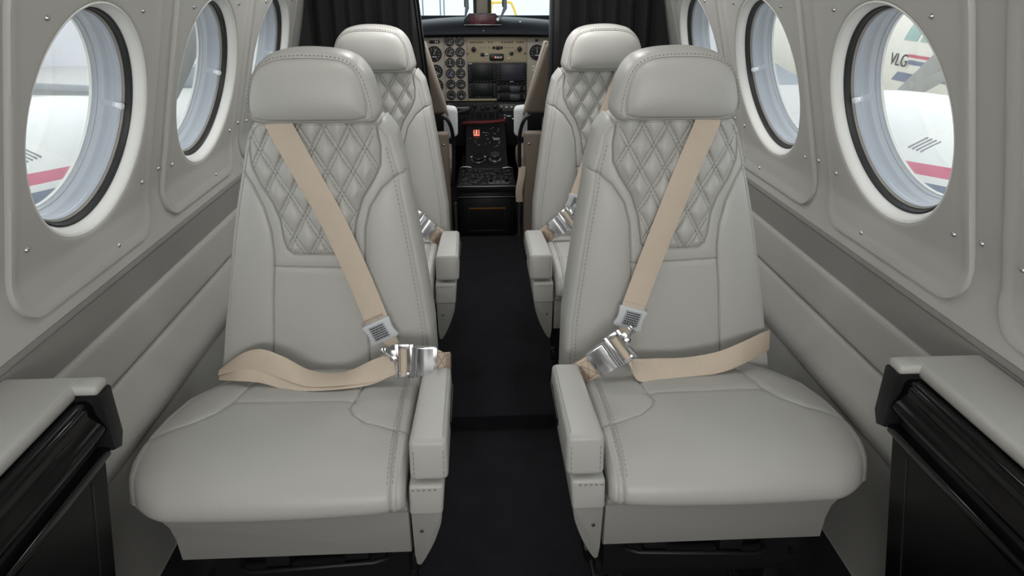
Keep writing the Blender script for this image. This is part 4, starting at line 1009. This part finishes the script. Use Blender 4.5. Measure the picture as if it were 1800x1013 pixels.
# ------------------------------------------------------------------ outside
def nacelle(s, label):
    t = thing('engine_nacelle', label, 'engine', (s*2.1, 2.5, .2), 'engine nacelles')
    pr = [(.10,-2.6),(.28,-2.2),(.42,-1.5),(.49,-.8),(.50,-.3),(.50,.2),(.485,.7),(.45,1.1),(.38,1.45),(.28,1.65),(.25,1.70)]
    pr = [tuple(p) for p in catmull(pr, 5)]
    obj('cowling', MB().lathe(pr, (s*2.1, 2.5, .2), (0, 1, 0), 96, cap=True), NAC, t, sharp=60)
    pl = MB(); 
    P = []
    for a in np.linspace(85, 20, 18):
        y = 2.62-.45*((85-a)/65)**1.2; rr_ = .5012; P.append((s*(2.1-rr_*math.cos(math.radians(a))), y, .2+rr_*math.sin(math.radians(a))))
    pl.tube(P, .0022, 6); obj('panel_seam', pl, EGREY, t)
    v = MB(); A = math.radians(47)
    for k_ in range(4):
        y = 2.62+k_*.028; v.tube([(s*(2.1-.497*math.cos(A+.07)), y-.015, .2+.497*math.sin(A+.07)), (s*(2.1-.497*math.cos(A-.07)), y+.02, .2+.497*math.sin(A-.07))], .008, 6)
    obj('louvre_vent', v, EGREY, t)
    obj('spinner', MB().lathe([(.22,1.70),(.21,1.80),(.16,1.95),(.08,2.06),(.0,2.10)], (s*2.1, 2.5, .2), (0, 1, 0), 32), PWHT, t)
    for a in ((32, 152, 272) if s < 0 else (60, 180, 300)):
        b = MB(); ca, sa = math.cos(math.radians(a)), math.sin(math.radians(a)); n_ = 12; G = []
        for k_ in range(n_+1):
            r = .15+1.0*k_/n_; w_ = .055*math.sin(PI*(.22+.68*k_/n_))+.012; tw = .9-.6*k_/n_
            c_ = np.array([s*2.1+sa*r, 4.28, .2+ca*r]); u_ = np.array([ca*math.cos(tw), math.sin(tw), -sa*math.cos(tw)]); v_ = np.array([-ca*math.sin(tw), math.cos(tw), sa*math.sin(tw)])
            G.append([c_-u_*w_, c_+v_*.012, c_+u_*w_, c_-v_*.012, c_-u_*w_])
        b.grid(np.array(G)); obj('propeller_blade', b, PROP, t)
    w = MB(); w.hexa([(s*.72,1.4,-.10),(s*2.1,1.2,.0),(s*2.1,2.9,.0),(s*.72,2.9,-.10),(s*.72,1.4,-.06),(s*2.1,1.2,.04),(s*2.1,2.9,.10),(s*.72,2.9,.02)], .01); obj('wing_root', w, PWHT, t)
    w = MB(); w.hexa([(s*2.4,1.4,.02),(s*7.2,1.7,.40),(s*7.2,2.5,.40),(s*2.4,2.8,.02),(s*2.4,1.4,.08),(s*7.2,1.7,.45),(s*7.2,2.5,.47),(s*2.4,2.8,.12)], .01); obj('outer_wing', w, PWHT, t)
    return t
nacelle(-1, 'white engine nacelle with red and blue stripes outside the left windows')
nacelle(1, 'white engine nacelle with red and blue stripes outside the right windows')
m = MB(); m.box(-16, 16, -8, 25, -1.35, -1.25); struct('floor_1', m, HFLO, 'pale hangar floor outside the aircraft', 'floor')
m = MB(); m.box(-14.2, -14, -8, 25, -1.25, 6); struct('wall_3', m, HANG, 'white sheet-metal hangar wall far beyond the left windows', 'wall')
m = MB(); m.box(14, 14.2, -8, 25, -1.25, 6); struct('wall_4', m, HANG, 'white sheet-metal hangar wall far beyond the right windows', 'wall')
m = MB(); m.box(4, 14, 18.4, 23.9, -1.25, -1.244); struct('floor_2', m, EGREY, 'dark strip of hangar floor seen low through the middle right window', 'floor')
tag(obj('storage_bin', MB().hexa([(-7.8,18.6,-1.25),(-7.1,18.6,-1.25),(-7.1,19.2,-1.25),(-7.8,19.2,-1.25),(-7.9,18.5,-.72),(-7.0,18.5,-.72),(-7.0,19.3,-.72),(-7.9,19.3,-.72)], .03), EGREY), 'grey bin on the hangar floor seen through the middle left window', 'bin')
tag(obj('parked_wing', MB().hexa([(-6.9,7.6,.13),(-5.9,7.6,.20),(-5.9,14,-.80),(-6.9,14,-.80),(-6.9,7.6,.26),(-5.9,7.6,.30),(-5.9,14,-.68),(-6.9,14,-.66)], .03), EGREY), 'grey wing of another aircraft seen above the engine in the large left window', 'wing')
# parked aircraft to the right
pa = thing('parked_aircraft', 'cream parked aircraft with three cabin windows and letters, beyond the large right window', 'aircraft', (5.6, 8, -1.25))
fx_, fz_, fr_0 = 5.6, .45, .82
CRM = mat('aircraft_cream', (.74, .71, .62), .4)
obj('fuselage', MB().lathe([(.02,3.2),(.35,3.6),(.62,4.6),(.80,6.0),(.82,7),(.82,10),(.70,12),(.4,14.5),(.1,16)], (fx_, 0, fz_), (0, 1, 0), 64, cap=True), CRM, pa)
def onf(y, z, h=.004):
    dz = z-fz_; return (fx_-math.sqrt((fr_0+h)**2-dz*dz), y, z)
def patch(y0, y1, z0, z1, n=8, h=.004, lean=0.):
    q = MB(); G = np.array([[onf(y0+lean*(z-z0), z, h), onf(y1+lean*(z-z0), z, h)] for z in np.linspace(z0, z1, n)]); q.grid(G); return q
for y in (7.96, 7.65, 7.34): obj('cabin_window', patch(y, y-.25, .595, .775, lean=-.25), EGRN, pa)
obj('red_stripe', patch(7.79, 5.0, .425, .455), ERED, pa); obj('blue_stripe', patch(7.77, 5.0, .35, .395), EBLUE, pa)
for z in (.215, .285): obj('blue_stripe', patch(7.35, 5.0, z, z+.045), EBLUE, pa)
obj('nose_stripe', patch(8.12, 7.66, .145, .25, lean=-1.5), EBLUE, pa)
q = MB(); p_ = onf(7.945, .375, .012); text(q, 'VLG', .19, (p_[0], p_[1], p_[2]), (0, -1, 0), (.12, 0, 1), .002); obj('registration_letters', q, INK, pa)
for z in (-1.0,): 
    for y in (5.2, 9.5): obj('wheel_leg', MB().tube([(5.6, y, -.3), (5.6, y, -1.2)], .06, 10), EGREY, pa)
bl_ = obj('propeller_blade', MB().hexa([(4.15,6.85,.20),(4.20,6.63,.20),(4.23,6.63,.20),(4.18,6.85,.20),(4.15,6.30,.66),(4.20,6.16,.60),(4.23,6.16,.60),(4.18,6.30,.66)], .008), PROP, pa)
# things ahead of the nose
for x, l in ((-.60, 'thin grey pole ahead of the nose, leftmost of three in the windshield'), (-.412, 'grey pole ahead of the nose, middle of three in the windshield'), (-.372, 'grey pole ahead of the nose, third from the left in the windshield')):
    tag(obj('pole', MB().tube([(x, 8, -1.25), (x-.004, 8, 3.4)], .008, 8), POLE), l, 'pole')
tag(obj('yellow_stand', MB().tube(catmull([(.13, 8, -1.25), (.13, 8, .6), (.135, 8, .96), (.16, 8, .985), (.25, 8, .988), (.335, 8, .988), (.365, 8, .96), (.425, 8, .80), (.60, 8, .2), (1.0, 8, -1.25)], 6), .014, 10), YEL), 'yellow tubular stand ahead of the nose, seen through the windshield', 'stand')
m = MB(); m.box(-14, 14, 24, 24.2, -1.25, 6); struct('wall_5', m, HANG, 'pale hangar wall ahead of the nose', 'wall')

# ------------------------------------------------------------------ light, world, camera
W = bpy.data.worlds.new('World'); S.world = W; W.use_nodes = True
bg = W.node_tree.nodes['Background']; bg.inputs[0].default_value = (.93, .97, 1., 1); bg.inputs[1].default_value = 2.1
def area(name, loc, size, sy, pw, col=(1, .97, .93), rot=(0, 0, 0)):
    l = bpy.data.lights.new(name, 'AREA'); l.shape = 'RECTANGLE'; l.size = size; l.size_y = sy; l.energy = pw; l.color = col
    o = bpy.data.objects.new(name, l); COL.objects.link(o); o.location = loc; o.rotation_euler = rot; return o
for y in (.35, 1.15, 1.95):
    for s in (-1, 1):
        t = thing('ceiling_fill', '%s added ceiling fill light over the %s seats, out of the picture' % ({.35: 'rear', 1.15: 'middle', 1.95: 'front'}[y], 'left' if s < 0 else 'right'), 'fill light', (s*.2, y, 1.43))  # unseen ceiling lights, added to brighten the cabin
        obj('lens', MB().box(s*.2-.05, s*.2+.05, y-.12, y+.12, 1.424, 1.432, .003), FILL, t); obj('bezel', MB().box(s*.2-.06, s*.2+.06, y-.13, y+.13, 1.430, 1.445, .003), PWHT, t)
        area('ceiling_fill_light', (s*.2, y, 1.42), .10, .24, {.35: .12, 1.15: .45, 1.95: 2.2}[y], (1, .99, .97))
area('cockpit_fill_light', (0, 3.0, 1.40), .2, .2, 3.0, (1, .98, .95))  # added light that lifts the instrument panel, no fitting behind it
for s in (-1, 1):
    t = thing('bulkhead_fill', 'wide fill light added on the rear bulkhead behind the camera, %s side, out of the picture' % ('left' if s < 0 else 'right'), 'wall lamp', (s*.3, Y0+.02, 1.05))  # broad unseen panels added to light the seat fronts from behind the camera
    obj('lens', MB().box(s*.3-.22, s*.3+.22, Y0+.012, Y0+.02, .85, 1.25, .003), FILL, t); obj('bezel', MB().box(s*.3-.24, s*.3+.24, Y0, Y0+.012, .83, 1.27, .003), PWHT, t)
    area('bulkhead_fill_light', (s*.3, Y0+.03, 1.05), .44, .40, 5.6, (1, .995, .98), (math.radians(90), 0, 0))

f_px = 1200.7
cam = bpy.data.cameras.new('camera'); cam.sensor_width = 36; cam.lens = f_px/1800*36; cam.clip_start = .02
co = bpy.data.objects.new('camera', cam); COL.objects.link(co); co.location = (-.0357, 0, 1.15)
co.rotation_euler = (math.radians(90-23.86), 0, -math.radians(2.84))
S.camera = co
S.view_settings.view_transform = 'Standard'; S.view_settings.look = 'None'; S.view_settings.gamma = 1; S.view_settings.exposure = .1
S.view_settings.use_curve_mapping = False
